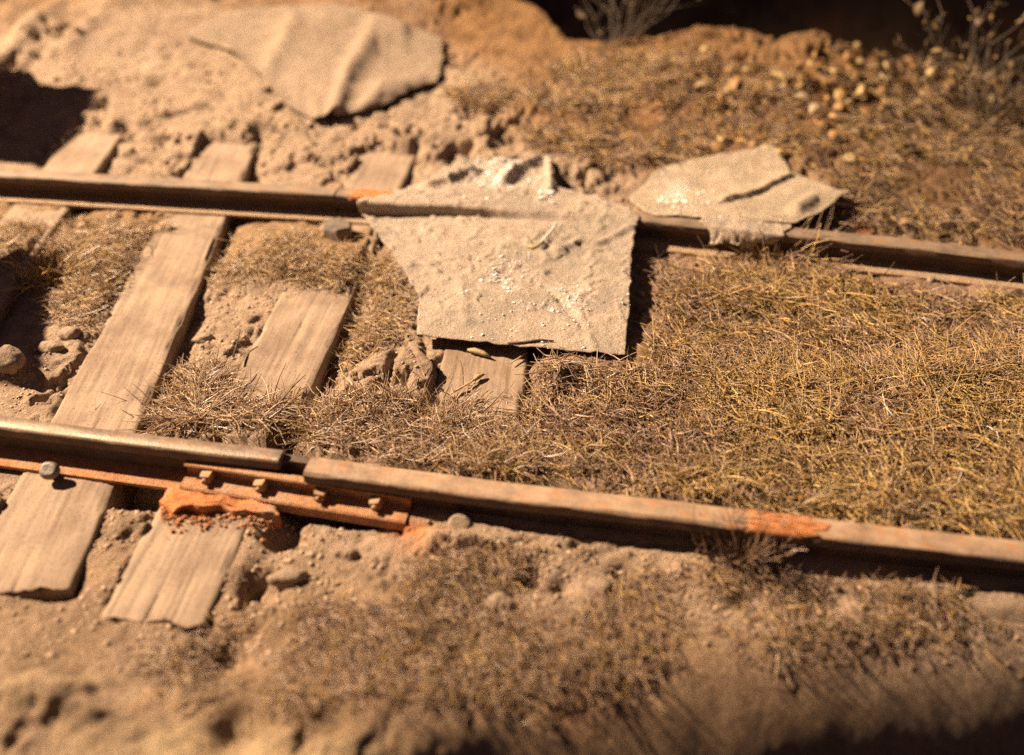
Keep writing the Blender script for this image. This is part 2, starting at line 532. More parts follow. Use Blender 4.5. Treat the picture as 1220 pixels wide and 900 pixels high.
HOLES = [(150, 580, .14, .06, -.10), (400, 612, .2, .035, -.06), (335, 632, .05, .05, -.09), (300, 690, .035, .05, -.05), (318, 700, .03, .03, -.04),
         (120, 575, .04, .05, -.05), (632, 696, .025, .03, -.06), (665, 706, .03, .02, -.04), (740, 690, .03, .02, -.05), (935, 692, .05, .03, -.06), (975, 722, .06, .025, -.05),
         (885, 722, .05, .03, -.03), (70, 690, .05, .04, -.06), (240, 745, .03, .03, -.03), (265, 785, .05, .07, -.04), (285, 885, .05, .06, -.05),
         (320, 90, .06, .05, -.10), (285, 85, .05, .04, -.06), (190, 117, .04, .05, -.04), (125, 135, .03, .06, -.05), (180, 188, .05, .06, -.04),
         (660, 462, .04, .03, .03), (55, 455, .06, .05, -.03), (15, 440, .05, .06, .04), (950, 90, .12, .2, .05), (900, 40, .12, .15, .07), (680, 30, .10, .15, .08),
         (70, 840, .2, .06, .03), (400, 870, .2, .1, .03), (60, 75, .06, .25, .05), (110, 80, .05, .2, .05), (150, 60, .1, .08, .05),
         (1080, 740, .15, .1, -.02)]
CRACKS = [([(610, 655), (640, 658), (680, 663), (700, 656), (735, 663), (747, 655)], .009, -.05), ([(930, 685), (965, 690), (1000, 688), (1040, 692)], .010, -.05),
          ([(0, 698), (55, 708), (75, 690), (100, 625)], .014, -.045), ([(140, 738), (165, 724), (200, 733), (236, 750), (242, 735)], .010, -.04),
          ([(235, 742), (282, 632)], .010, -.02), ([(150, 720), (160, 690)], .010, -.02),
          ([(503, 417), (518, 435), (524, 440)], .008, -.05), ([(470, 436), (463, 455), (462, 480)], .009, -.045), ([(524, 425), (513, 490)], .008, -.02),
          ([(675, 470), (665, 486)], .007, -.03), ([(290, 720), (303, 690), (320, 680)], .011, -.04),
          ([(40, 478), (75, 455)], .008, -.03), ([(0, 60), (40, 75), (90, 62)], .03, -.03), ([(150, 165), (190, 150), (250, 140)], .015, -.03),
          ([(690, 105), (740, 130), (790, 128)], .03, -.04), ([(535, 60), (560, 30), (600, 5)], .05, -.06)]
PLATEAUS = [([(393, 490), (420, 445), (470, 425), (505, 420), (520, 440), (512, 490), (450, 505)], .028, .008),
            ([(640, 470), (655, 445), (672, 452), (668, 475), (650, 490)], .03, .008),
            ([(500, 640), (610, 620), (745, 650), (740, 662), (690, 665), (610, 655), (520, 668)], .018, .01),
            ([(0, 850), (40, 828), (110, 835), (130, 862), (60, 870)], .02, .02)]

xs = np.concatenate([np.linspace(-9, -4.2, 40)[:-1], np.linspace(-4.2, -2.3, 96)[:-1], np.arange(-2.3, 1.15, .0072), np.linspace(1.15, 2.6, 90), np.linspace(2.6, 8, 40)[1:]])
ys = np.concatenate([np.linspace(-4, -1.0, 30)[:-1], np.arange(-1.0, 1.5, .0072), np.arange(1.5, 2.7, .011), np.linspace(2.7, 4.6, 95)[:-1], np.linspace(4.6, 9, 50)])
GX, GY = np.meshgrid(xs, ys, indexing='ij')
GZ = terrain(GX, GY)

def ground_z(x, y):
    i = np.clip(np.searchsorted(xs, x)-1, 0, len(xs)-2)
    j = np.clip(np.searchsorted(ys, y)-1, 0, len(ys)-2)
    fx = (x-xs[i])/(xs[i+1]-xs[i]); fy = (y-ys[j])/(ys[j+1]-ys[j])
    return (GZ[i, j]*(1-fx)+GZ[i+1, j]*fx)*(1-fy) + (GZ[i, j+1]*(1-fx)+GZ[i+1, j+1]*fx)*fy

def G(px, py, dz=0.0):
    """where the line of sight through a pixel meets the ground"""
    d = FWD*FPX + RGT*(px-610) - UPV*(py-450)
    d = d/np.linalg.norm(d)
    t = np.arange(1.2, 8.5, .004)
    q = CAM + d*t[:, None]
    g = ground_z(q[:, 0], q[:, 1])
    below = np.nonzero(q[:, 2] < g)[0]
    i = below[0] if len(below) else len(t)-1
    return np.array([q[i, 0], q[i, 1], g[i]+dz])

GPX, GPY = project(GX, GY, GZ)
def soil_tint():
    c = np.empty(GX.shape+(3,))
    soil = np.array([.33, .245, .175]); turf = np.array([.25, .165, .11]); ochre = np.array([.25, .14, .06]); dark = np.array([.13, .085, .05])
    rust = np.array([.52, .19, .06]); pale = np.array([.46, .37, .27])
    c[:] = soil
    n = fbm(GX, GY, 1.7, 4, 201)
    n2 = fbm(GX, GY, 5, 4, 211)
    def blend(mask, col):
        c[:] = c*(1-mask[..., None]) + col*mask[..., None]
    ny, fy = near_y(GX), far_y(GX)
    blend(.85*sstep(-.55, -.1, GX+.25*(GY-.8)+.5*n2)*sstep(ny, ny+.15, GY)*sstep(fy, fy-.1, GY), turf)
    blend(.7*sstep(1.0, 1.3, GY+.4*n2)*sstep(fy, fy-.1, GY)*sstep(-.9, -1.2, GX), np.array([.26, .165, .08]))
    blend(.6*sstep(-1.2, -1.0, GX+n2*.3)*np.exp(-((GY-.2)/.14)**2), turf)
    fr = sstep(ny-.15, ny-.4, GY+.3*n)
    blend(.45*fr, np.array([.25, .165, .10]))
    blend(.5*fr*np.clip(4*n2, 0, 1), np.array([.16, .105, .065]))
    blend(.4*sstep(-1.1, -.6, GX+n)*fr, np.array([.27, .165, .085]))
    blend(.85*sstep(-.56, -.72, GY+.25*n2)*sstep(-.2, -.6, GX)*np.clip(.6+3*n2, 0, 1), pale*np.array([.9, .85, .7]))
    bank = sstep(fy+.55, fy+1.5, GY+1.1*n+.5*sstep(-1, .4, GX)-1.0*sstep(-.7, -1.6, GX))
    blend(.9*bank, ochre)
    blend(.95*sstep(.3, .9, GY-np.interp(GX, [-6, -2.2, -1.3, -.88, -.67, 3], [6.0, 5.6, 4.1, 3.8, 3.5, 3.5])), np.array([.06, .04, .028]))  # near-black colour on the added rise stands in for an unlit background
    blend(.75*sstep(.2, 1.2, GX+.8*n2)*sstep(fy+.05, fy+.5, GY), dark)  # soil darkened at the back right in place of light falloff
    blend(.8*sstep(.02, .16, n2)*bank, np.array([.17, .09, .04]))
    for px, py, a, b, s in [(300, 590, .10, .05, 1), (355, 638, .03, .03, .9), (490, 640, .06, .04, .9), (495, 665, .06, .05, .35), (440, 225, .10, .05, .6), (1030, 270, .04, .04, .8),
                            (985, 270, .03, .03, .6), (690, 840, .05, .05, .2)]:
        q = P(px, py)
        blend(s*np.exp(-(((GX-q[0])/a)**2+((GY-q[1])/b)**2))*np.clip(.75+1.5*n2, 0, 1), rust)
    for px, py, a, b, s in [(60, 75, .12, .3, .4), (130, 60, .2, .2, .3), (170, 100, .3, .2, .25), (560, 130, .4, .3, .3), (600, 205, .3, .12, .4)]:
        q = P(px, py)
        blend(s*np.exp(-(((GX-q[0])/a)**2+((GY-q[1])/b)**2)), pale)
    return c
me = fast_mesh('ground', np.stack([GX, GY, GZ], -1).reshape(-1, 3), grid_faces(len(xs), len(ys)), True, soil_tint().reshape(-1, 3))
tag(link('ground', me, M_SOIL), kind='structure')
tb = fast_mesh('table_top', np.array([(-40, -40, -4.5), (40, -40, -4.5), (40, 40, -4.5), (-40, 40, -4.5)]), np.array([(0, 1, 2, 3)]), False)
tag(link('floor', tb, m_plain('dark_floor', (.02, .018, .018), (.03, .026, .026), 3)), kind='structure')

# ------------------------------------------------------------------ sleepers
def make_sleeper(i, sx, k, y0, y1, wd):
    L = (y1-y0)*math.sqrt(1+k*k)
    nu, nv = 90, 15
    prof_w, prof_z = [], []
    hw = wd/2
    top = [(a_, 0.0) for a_ in np.linspace(-hw+.012, hw-.012, 43)]
    cs = [(-hw, -.17), (-hw, -.09), (-hw, -.03), (-hw, -.006), (-hw+.004, -.001)] + top + [(hw-.004, -.001), (hw, -.006), (hw, -.03), (hw, -.09), (hw, -.17)]
    nv = len(cs)
    nu = 170
    rs = np.random.default_rng(900+i)
    t = np.linspace(-L/2, L/2, nu)
    splits = [(rs.uniform(-hw*.8, hw*.8), rs.uniform(-L/2, L/2), rs.uniform(.12, .4), rs.uniform(.001, .004), rs.uniform(.0025, .005)) for _ in range(15)]
    splits += [(rs.uniform(-hw*.8, hw*.8), rs.choice([-1, 1])*L/2, rs.uniform(.1, .3), rs.uniform(.003, .007), rs.uniform(.002, .005)) for _ in range(5)]
    V = np.zeros((nu, nv, 3))
    for j, (a, z) in enumerate(cs):
        edge = abs(a) > hw*.9
        V[:, j, 0] = a + (.016*fbm(t, np.full(nu, 3.0*(a > 0)+i*9.1), 3.2, 5, 300+i, .6) if edge else 0)
        V[:, j, 1] = t
        zz = z + .005*fbm(np.full(nu, a*14), t*1.1, 2.5, 3, 310+i) + .0024*fbm(np.full(nu, a*55), t*1.2, 3, 4, 322+i, .65) + .003*fbm(np.full(nu, a*6), t*6, 3, 4, 323+i)
        if z > -.02:
            for a0, t0, l_, dp, wd_ in splits:
                line = a0+.012*fbm(t, np.full(nu, a0*30), 5, 2, 340+i)
                zz = zz - dp*np.exp(-((a-line)/wd_)**2)*np.clip(1-np.abs(t-t0)/l_, 0, 1)**.6
            if edge: zz = zz - .010*np.clip(fbm(t, np.full(nu, 5.0*(a > 0)), 9, 4, 350+i)*3, 0, 1)
        V[:, j, 2] = zz
        wob = .03*fbm(np.full(nu, a*9), t*0+i*3.3, 1.4, 2, 330+i) + .03*fbm(np.full(nu, a*30), t*0+i*3.3, 1.0, 3, 331+i)
        V[:, j, 1] += wob*(np.abs(t)/(L/2))**10
    verts = V.reshape(-1, 3)
    F = [tuple(f) for f in grid_faces(nu, nv)]
    me = bpy.data.meshes.new('sleeper')
    ends = [tuple(range(nv)), tuple((nu-1)*nv+j for j in reversed(range(nv)))]
    me.from_pydata([tuple(v) for v in verts], [], [tuple(reversed(f)) for f in F] + [tuple(reversed(e)) for e in ends])
    me.polygons.foreach_set('use_smooth', [True]*len(F)+[False]*2)
    me.update()
    me.set_sharp_from_angle(angle=math.radians(55))
    o = link('sleeper', me, M_WOOD)
    ym = (y0+y1)/2
    o.location = (sx+k*ym, ym, 0.0)
    o.rotation_euler = (0, 0, math.atan(-k))
    return o
SL = []
labels = ['shadowed wooden sleeper at the far left, its far end showing behind the rail', 'long bare wooden sleeper crossing under both rails, left of the rusty joint bar',
          'wooden sleeper half buried in grass, its near end under the orange rust slab', 'short exposed wooden sleeper sticking out under the lower edge of the tarpaulin']
for i, s in enumerate(SLEEPERS):
    o = make_sleeper(i, *s)
    tag(o, labels[i], 'sleeper', 'railway sleepers')
    SL.append(o)

# ------------------------------------------------------------------ rails
def sweep(name, path, prof, mat, parent, closed=True, jitter=0.0, seed=0, step=.025):
    """a profile (across, up) carried along the polyline; flat ends"""
    pts = np.array(path, float)
    n = max(4, int((pts[-1, 0]-pts[0, 0])/step))
    t = np.linspace(pts[0, 0], pts[-1, 0], n)
    yy = np.interp(t, pts[:, 0], pts[:, 1])
    if len(pts) > 2:
        k = np.ones(9)/9
        yp = np.concatenate([np.full(4, yy[0]), yy, np.full(4, yy[-1])])
        ys_ = np.convolve(yp, k, 'valid')
        ys_[:4], ys_[-4:] = yy[:4], yy[-4:]
        yy = ys_
    m = len(prof)
    V = np.zeros((n, m, 3))
    for j, (a, z) in enumerate(prof):
        V[:, j, 0] = t
        V[:, j, 1] = yy+a+jitter*fbm(t, np.full(n, j*1.7), 18, 3, seed)
        V[:, j, 2] = z+jitter*fbm(t, np.full(n, j*1.7+50), 18, 3, seed+1)
    F = []
    for i in range(n-1):
        for j in range(m if closed else m-1):
            a, b = i*m+j, i*m+(j+1) % m
            F.append((a, b, b+m, a+m))
    F.append(tuple(reversed(range(m))))
    F.append(tuple((n-1)*m+j for j in range(m)))
    me = bpy.data.meshes.new(name)
    me.from_pydata([tuple(v) for v in V.reshape(-1, 3)], [], [tuple(reversed(f)) for f in F])
    sm = [True]*(len(F)-2)+[False]*2
    me.polygons.foreach_set('use_smooth', sm)
    me.update()
    me.set_sharp_from_angle(angle=math.radians(32))
    return link(name, me, mat, parent)

def head_prof(wd, zt, th=.034, r=.008):
    h = wd/2
    return [(-h, zt-r), (-h+.003, zt-.003), (-h+r, zt), (0, zt+.0015), (h-r, zt), (h-.003, zt-.003), (h, zt-r), (h, zt-th+.004), (h-.006, zt-th), (.013, zt-th-.008), (-.013, zt-th-.008),
            (-h+.006, zt-th), (-h, zt-th+.004)]
def rail(path, label, head_mat, wd=.075, jit=.003, seed=0, foot_mat=None):
    foot_mat = foot_mat or M_FOOT_D
    t = bpy.data.objects.new('rail', None)
    COL.objects.link(t)
    x, y = path[0]
    t.location = (x, y, 0)
    tag(t, label, 'rail', 'rails of the track')
    q = [(a-x, b-y) for a, b in path]
    sweep('rail_head', q, head_prof(wd, ZT), head_mat, t, jitter=jit, seed=seed)
    sweep('rail_web', q, [(-.0125, .022), (.0125, .022), (.011, ZT-.036), (-.011, ZT-.036)], M_WEB, t, jitter=.001, seed=seed+3)
    sweep('rail_foot', q, [(-.072, .0), (.072, .0), (.072, .010), (.014, .025), (-.014, .025), (-.072, .010)], foot_mat, t, jitter=jit*.6, seed=seed+5)
    return t
R1 = rail(NEAR_L, 'near rail left of the gap, worn steel top and orange rusted foot', M_HEAD, .052, .0012, 1, M_FOOT)
R2 = rail(NEAR_R, 'near rail right of the gap, dusty tan top with an orange rust patch', M_HEAD2, .072, .003, 2)
R3 = rail(FAR_L, 'far rail left of the tarpaulin, side coloured dark as shade under a dusty top', M_HEAD3, .075, .003, 3)
R4 = rail(FAR_R, 'far rail running under the tarpaulin and on to the right', M_HEAD3, .075, .004, 4)

def shade_sides(t):
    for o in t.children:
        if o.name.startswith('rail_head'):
            o.data.materials.append(M_SIDE_SHADE)
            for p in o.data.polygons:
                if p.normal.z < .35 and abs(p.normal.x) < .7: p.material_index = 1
for t_ in (R1, R2, R3, R4): shade_sides(t_)

def skin_patch(name, rootobj, path, x0, x1, wd, zt, seed, mat=M_RUST):
    """flaking rust crust lying over the top of a rail head"""
    x, y = rootobj.location[0], rootobj.location[1]
    nu, nv = 26, 12
    V = np.zeros((nu, nv, 3))
    h = wd/2+.0015
    cs = [(-h, zt-.016), (-h-.001, zt-.012), (-h, zt-.006), (-h+.006, zt+.002), (-h*.5, zt+.003), (-.01, zt+.003), (.01, zt+.003), (h*.5, zt+.003), (h-.006, zt+.002), (h, zt-.006), (h+.001, zt-.012), (h, zt-.016)]
    for j, (a, z) in enumerate(cs):
        e0 = x0+.16*fbm(np.array([a*140.]), np.array([seed*1.]), 1.5, 3, seed)[0]
        e1 = x1+.16*fbm(np.array([a*140.]), np.array([seed+9.]), 1.5, 3, seed)[0]
        t = np.linspace(e0, e1, nu)
        V[:, j, 0] = t-x
        V[:, j, 1] = rail_y(path, t)-y+a
        V[:, j, 2] = z + .002*fbm(t, np.full(nu, a*10), 30, 3, seed+2)
        V[0, j, 2] -= .006; V[-1, j, 2] -= .006
    me = fast_mesh(name, V.reshape(-1, 3), grid_faces(nu, nv), True)
    o = link(name, me, mat, rootobj)
    m = o.modifiers.new('thick', 'SOLIDIFY'); m.thickness = .003; m.offset = -1
    return o
a = P(886, 622, ZT)[0]; b = P(972, 632, ZT)[0]
skin_patch('rust_patch', R2, NEAR_R, a, b, .072, ZT, 41)['label'] = 'bright orange rust patch on the rail head'
a = P(418, 232, ZT)[0]; b = P(476, 234, ZT)[0]
skin_patch('rust_patch', R4, FAR_R, a, b, .075, ZT, 47)['label'] = 'orange rust patch at the edge of the tarpaulin'

# ------------------------------------------------------------------ the joint bar with its four bolts
XB0, XB1 = float(P(217, 565, .05)[0]), float(P(491, 592, .05)[0])
jb = bpy.data.objects.new('joint_bar', None); COL.objects.link(jb)
jb.location = (XB0, 0, 0)
tag(jb, 'rusty orange angle joint bar with four square nuts bolted across the rail gap', 'joint bar')
yb0, yb1 = float(rail_y(NEAR_L, XB0)), float(rail_y(NEAR_R, XB1))
pth = [(0, yb0), (XB1-XB0, yb1)]
sweep('angle_bar', pth, [(-.026, -.004), (-.080, -.005), (-.084, .000), (-.084, .026), (-.080, .031), (-.034, .034), (-.029, .037), (-.027, .058), (-.038, .061), (-.040, .065), (-.038, .069), (-.018, .071), (-.0135, .06), (-.0135, .012)],
      M_PLATE, jb, jitter=.0015, seed=60)
sweep('back_bar', pth, [(.0135, .012), (.0135, .088), (.040, .086), (.040, .03), (.075, .026), (.075, .004)], M_WEB, jb, jitter=.0015, seed=61)  # rear bar added tall and dark so the rail gap reads as shade
def nut_mesh(name, w_, h_, d_):
    V = []
    for s, zz in ((1.0, 0), (1.0, d_*.75), (.86, d_)):
        for a_, b_ in ((-1, -1), (1, -1), (1, 1), (-1, 1)):
            V.append((a_*w_/2*s, -zz, b_*h_/2*s))
    F = [(3, 2, 1, 0), (8, 9, 10, 11)]
    for r_ in (0, 4):
        for j in range(4):
            F.append((r_+j, r_+(j+1) % 4, r_+4+(j+1) % 4, r_+4+j))
    me = bpy.data.meshes.new(name)
    me.from_pydata(V, [], F)
    me.update()
    return me
def cyl_mesh(name, r, l, n=12, axis='y', dome=0.0):
    rings = [(r, 0), (r, l), (r*.75, l+dome)]
    V, F = [], []
    for rr, ll in rings:
        for i in range(n):
            a_ = 2*math.pi*i/n
            V.append((rr*math.cos(a_), -ll, rr*math.sin(a_)) if axis == 'y' else (rr*math.cos(a_), rr*math.sin(a_), ll))
    for k in range(2):
        for i in range(n):
            f = (k*n+i, k*n+(i+1) % n, (k+1)*n+(i+1) % n, (k+1)*n+i)
            F.append(f)
    F += [tuple(reversed(range(n))), tuple(2*n+i for i in range(n))]
    me = bpy.data.meshes.new(name)
    me.from_pydata(V, [], F)
    me.update()
    return me
nm, bm_ = nut_mesh('bolt', .028, .025, .034), cyl_mesh('thread_end', .007, .010, 10, 'y', .002)
for px, py in [(250, 562), (314, 571), (384, 583), (450, 594)]:
    q = P(px, py, .05)
    x = q[0]-XB0
    yy = yb0+(yb1-yb0)*x/(XB1-XB0)-.0285
    bo = link('bolt', nm, M_NUT, jb)
    bo.location = (x, yy, .0475)
    bo.rotation_euler = (0, random.uniform(-.3, .3), 0)
    th = link('thread_end', bm_, M_NUT, bo)
    th.location = (0, -.033, 0)

# spikes and the small plate under the far rail
def spike(px, py, r, label, z=.03, mat=M_SPIKE):
    q = P(px, py, z)
    t = bpy.data.objects.new('rail_spike', None); COL.objects.link(t)
    t.location = (q[0], q[1], z-.03)
    tag(t, label, 'spike', 'rail spikes')
    V, f = ICO2
    v = V.copy()
    v[:, 2] = np.clip(v[:, 2], -.6, .62)
    v *= (1+.10*n3(V, 2.0, int(px)))[:, None]
    he = link('spike_head', fast_mesh('spike_head', v*np.array([r, r*.9, r*.75]), f, True), mat, t)
    he.location = (0, 0, .034)
    link('spike_shank', cyl_mesh('spike_shank', r*.45, .03, 10, 'z'), M_WEB, t)
    return t
spike(62, 556, .027, 'round dark metal spike head beside the rail foot above the front left sleeper', .035).rotation_euler = (.5, .1, 0)
spike(547, 620, .031, 'round dusty spike head just right of the joint bar end', .03, M_STONE).rotation_euler = (.5, .15, 0)

# the orange slab below the joint bar
def slab(name, pxs, z0, z1, mat, seed, rough=.012, n=26):
    q = np.array(W(pxs, z1))
    c = q.mean(0)
    # top grid by radial rings
    A = 60
    per = np.concatenate([[q[i]+(q[(i+1) % len(q)]-q[i])*t for t in np.linspace(0, 1, A//len(q)+1)[:-1]] for i in range(len(q))])
    rings = [0.02, .3, .55, .75, .88, .96, 1.0, 1.015, 1.0, .97]
    V = []
    for ri, r_ in enumerate(rings):
        p = c+(per-c)*r_
        edge = fbm(per[:, 0]*6, per[:, 1]*6, 8, 4, seed)*.035*r_
        p = p+(per-c)*edge[:, None]*2
        if ri <= 5: z = z1+rough*fbm(p[:, 0], p[:, 1], 25, 4, seed+1)*2-(.006 if ri == 5 else 0)
        else: z = z1-(z1-z0)*[.2, .55, .85, 1.0][ri-6]+rough*fbm(p[:, 0]*2+ri, p[:, 1]*2, 25, 3, seed+2)
        V.append(np.column_stack([p-c, np.broadcast_to(z, len(p))]))
    n_ = len(per)
    V = np.array(V)
    F = []
    for i in range(len(rings)-1):
        for j in range(n_):
            F.append((i*n_+j, (i+1)*n_+j, (i+1)*n_+(j+1) % n_, i*n_+(j+1) % n_))
    F.append(tuple(range(n_)))
    F.append(tuple(reversed([(len(rings)-1)*n_+j for j in range(n_)])))
    me = bpy.data.meshes.new(name)
    me.from_pydata([tuple(v) for v in V.reshape(-1, 3)], [], F)
    me.polygons.foreach_set('use_smooth', [True]*len(F))
    me.update()
    me.set_sharp_from_angle(angle=math.radians(40))
    o = link(name, me, mat)
    o.location = (c[0], c[1], 0)
    return o
o = slab('rust_slab', [(190, 594), (198, 580), (262, 578), (300, 583), (329, 590), (331, 611), (316, 613), (300, 607), (278, 609), (262, 603), (240, 607), (218, 602), (204, 607)], -.03, .022, M_RUST, 70, .013)
rr = np.random.default_rng(90)
nn = 1100
pp = np.array([P(rr.uniform(192, 326), 603+abs(rr.normal(0, 11)), .004) for _ in range(nn)])
sz_ = .0012+.0055*rr.uniform(0, 1, nn)**5
vv = ICO[0][None]*(1+rr.normal(0, .25, (nn, 12, 1)))*sz_[:, None, None]*np.array([1.2, 1, .6])+(pp-np.array(o.location))[:, None, :]
q_ = link('rust_crumbs', fast_mesh('rust_crumbs', vv.reshape(-1, 3), (ICO[1][None]+(np.arange(nn)*12)[:, None, None]).reshape(-1, 3)), M_RUST, o)
tag(q_, 'orange rust crumbs fallen on the sleeper', kind='stuff')
tag(o, 'crumbly bright orange rust slab lying on the sleeper below the joint bar', 'rust slab')
o = slab('tie_plate', [(385, 262), (404, 258), (418, 262), (418, 272), (400, 276), (385, 272)], -.01, .05, M_SPIKE, 72, .004)
tag(o, 'small grey metal plate against the far rail left of the tarpaulin', 'metal plate')

# ------------------------------------------------------------------ cloth sheets
def sheet_from_rows(name, rows, mat, nu, nv, lint, wrinkles, seed, thick=.003, rag=.004, conform=0.0):
    """rows: [left (px,py), right (px,py), z left, z right]; z None = lies on the ground"""
    Ls, Rs = [], []
    for (l, r, zl, zr) in rows:
        Ls.append(P(*l, zl) if zl is not None else G(*l, .014))
        Rs.append(P(*r, zr) if zr is not None else G(*r, .014))
    Ls, Rs = np.array(Ls), np.array(Rs)
    d = np.concatenate([[0], np.cumsum(np.linalg.norm(np.diff((Ls+Rs)/2, axis=0), axis=1))])
    t = np.linspace(0, d[-1], nu)
    A = np.column_stack([np.interp(t, d, Ls[:, k]) for k in range(3)])
    B = np.column_stack([np.interp(t, d, Rs[:, k]) for k in range(3)])
    s = np.linspace(0, 1, nv)
    V = A[:, None, :]*(1-s)[None, :, None] + B[:, None, :]*s[None, :, None]
    U, T = np.meshgrid(t, s*np.linalg.norm(B[0]-A[0]), indexing='ij')
    # torn edges
    ex = rag*fbm(U, T*0+1, 26, 4, seed)*3
    V[..., 0] += ex*(np.abs(s[None, :]-.5)*2)**8
    ey = rag*fbm(T, U*0+4, 26, 4, seed+1)*3
    w0 = (1-np.linspace(0, 1, nu))[:, None]**14; w1 = np.linspace(0, 1, nu)[:, None]**14
    V[..., 1] += ey*(w0-w1)
    uu = np.linspace(0, 1, nu)[:, None]+0*s[None, :]
    if conform:
        gz = ground_z(V[..., 0].ravel(), V[..., 1].ravel()).reshape(V.shape[:2])
        for _ in range(70):
            gp = np.pad(gz, 1, mode='edge')
            gz = (gp[:-2, 1:-1]+gp[2:, 1:-1]+gp[1:-1, :-2]+gp[1:-1, 2:]+gz)/5
        V[..., 2] = V[..., 2]*(1-conform)+(gz+.022)*conform
    V[..., 2] += wrinkles(uu, s[None, :]+0*uu, V[..., 0], V[..., 1])
    V[..., 2] += .010*fbm(V[..., 0], V[..., 1], 16, 4, seed+5, .6)
    V[..., 2] = np.maximum(V[..., 2], ground_z(V[..., 0].ravel(), V[..., 1].ravel()).reshape(V.shape[:2])+.006)
    li = lint(uu, s[None, :]+0*uu, V[..., 0], V[..., 1])
    colr = np.stack([li, li*0, li*0], -1).reshape(-1, 3)
    c = np.array([V[..., 0].mean(), V[..., 1].mean(), 0])
    me = fast_mesh(name, (V-c).reshape(-1, 3), grid_faces(nu, nv), True, colr)
    o = link(name, me, mat)
    o.location = c
    m = o.modifiers.new('thick', 'SOLIDIFY'); m.thickness = thick; m.offset = 0
    return o

def gs(u, v, cu, cv, a, b): return np.exp(-((u-cu)/a)**2-((v-cv)/b)**2)
def fold(x, y, pxs, z, wd, hgt, skew=0.0):
    q = W(pxs, z)
    return hgt*np.exp(-(seg_dist(x, y, q)/wd)**2)

tarp_rows = [((497, 400), (745, 424), .035, .058), ((499, 352), (750, 362), .050, .066), ((466, 300), (752, 312), .060, .084), ((441, 267), (756, 280), .058, .096), ((431, 255), (760, 266), .048, .106),
             ((424, 240), (762, 259), .108, .113), ((426, 237), (761, 256), .115, .116), ((440, 231), (752, 249), .116, .116), ((478, 226), (742, 245), .10, .10), ((500, 218), (664, 224), .07, .08), ((530, 200), (658, 205), .05, .05),
             ((552, 190), (654, 189), .06, .05)]
def tarp_w(u, v, x, y):
    z = fold(x, y, [(644, 292), (668, 268)], .09, .012, .008) + fold(x, y, [(665, 297), (690, 286), (712, 290), (752, 274)], .09, .016, .016)
    z += fold(x, y, [(640, 330), (690, 370), (710, 420)], .06, .012, .008) + fold(x, y, [(548, 330), (556, 380)], .06, .02, .006)
    z -= fold(x, y, [(650, 340), (700, 395)], .06, .012, .010)
    z += fold(x, y, [(640, 190), (610, 205), (600, 225)], .06, .03, .04)+fold(x, y, [(655, 190), (655, 235)], .07, .02, .03)
    z += fold(x, y, [(510, 225), (560, 200)], .08, .03, .03)
    edge = np.clip((.08-np.minimum(v, 1-v))/.08, 0, 1)
    cr = .045-np.abs(fbm(x+.03*fbm(x, y, 9, 2, 82), y, 9, 3, 83, .55))
    return z+.006*edge*fbm(x, y, 20, 3, 81)*2 + (.018*fbm(x, y, 5, 3, 84) + .22*np.clip(cr, 0, .05) + .007*fbm(x, y, 22, 3, 85, .6))*sstep(.0, .2, u)
def tarp_l(u, v, x, y):
    px, py = project(x, y, x*0+.06)
    l = .62*np.exp(-((px-600)/35)**2-((py-330)/28)**2) + .5*np.exp(-((px-690)/35)**2-((py-350)/30)**2) + .42*np.exp(-((px-640)/85)**2-((py-375)/35)**2)
    l = l + .5*np.exp(-((px-750)/6)**2-((py-330)/55)**2)+.25*np.exp(-((px-500)/8)**2-((py-385)/20)**2)
    return np.clip(l, 0, .75)*(u < .6) + (u > .75)*(.75*np.exp(-((v-.55)/.5)**2))
tp = sheet_from_rows('tarpaulin', tarp_rows, M_TARP, 190, 120, tarp_l, tarp_w, 500)
tag(tp, 'gritty beige tarpaulin with white lint draped over the far rail down to the grass', 'tarpaulin')

sh_rows = [((780, 258), (944, 269), .106, .106), ((768, 252), (952, 266), .108, .108), ((752, 242), (978, 254), .085, .075), ((752, 236), (1012, 239), .05, .04),
           ((775, 218), (975, 224), None, None), ((792, 205), (940, 214), None, None), ((860, 192), (922, 183), None, None)]
def sh_w(u, v, x, y):
    z = .012*sstep(.5, 1, u)+.006
    px, py = project(x, y, x*0+.05)
    z = z + .018*np.exp(-(seg_dist(px, py, [(864, 246), (900, 232), (938, 216)])/9)**2)*(((px-864)*(-32)+(py-246)*(-74)) > 0)
    z = z + .035*np.exp(-(seg_dist(px, py, [(947, 262), (972, 240), (1008, 238)])/10)**2)
    z = z + .02*fbm(x, y, 6, 3, 88)
    return z
def sh_l(u, v, x, y):
    px, py = project(x, y, x*0+.05)
    return .8*np.exp(-((px-805)/32)**2-((py-232)/26)**2)
sheets = []
o = sheet_from_rows('cloth_sheet', sh_rows, M_SHEET, 130, 110, sh_l, sh_w, 520, rag=.006)
sheets.append(o)
tag(o, 'torn pale cloth sheet folded over the far rail right of the tarpaulin', 'cloth sheet')

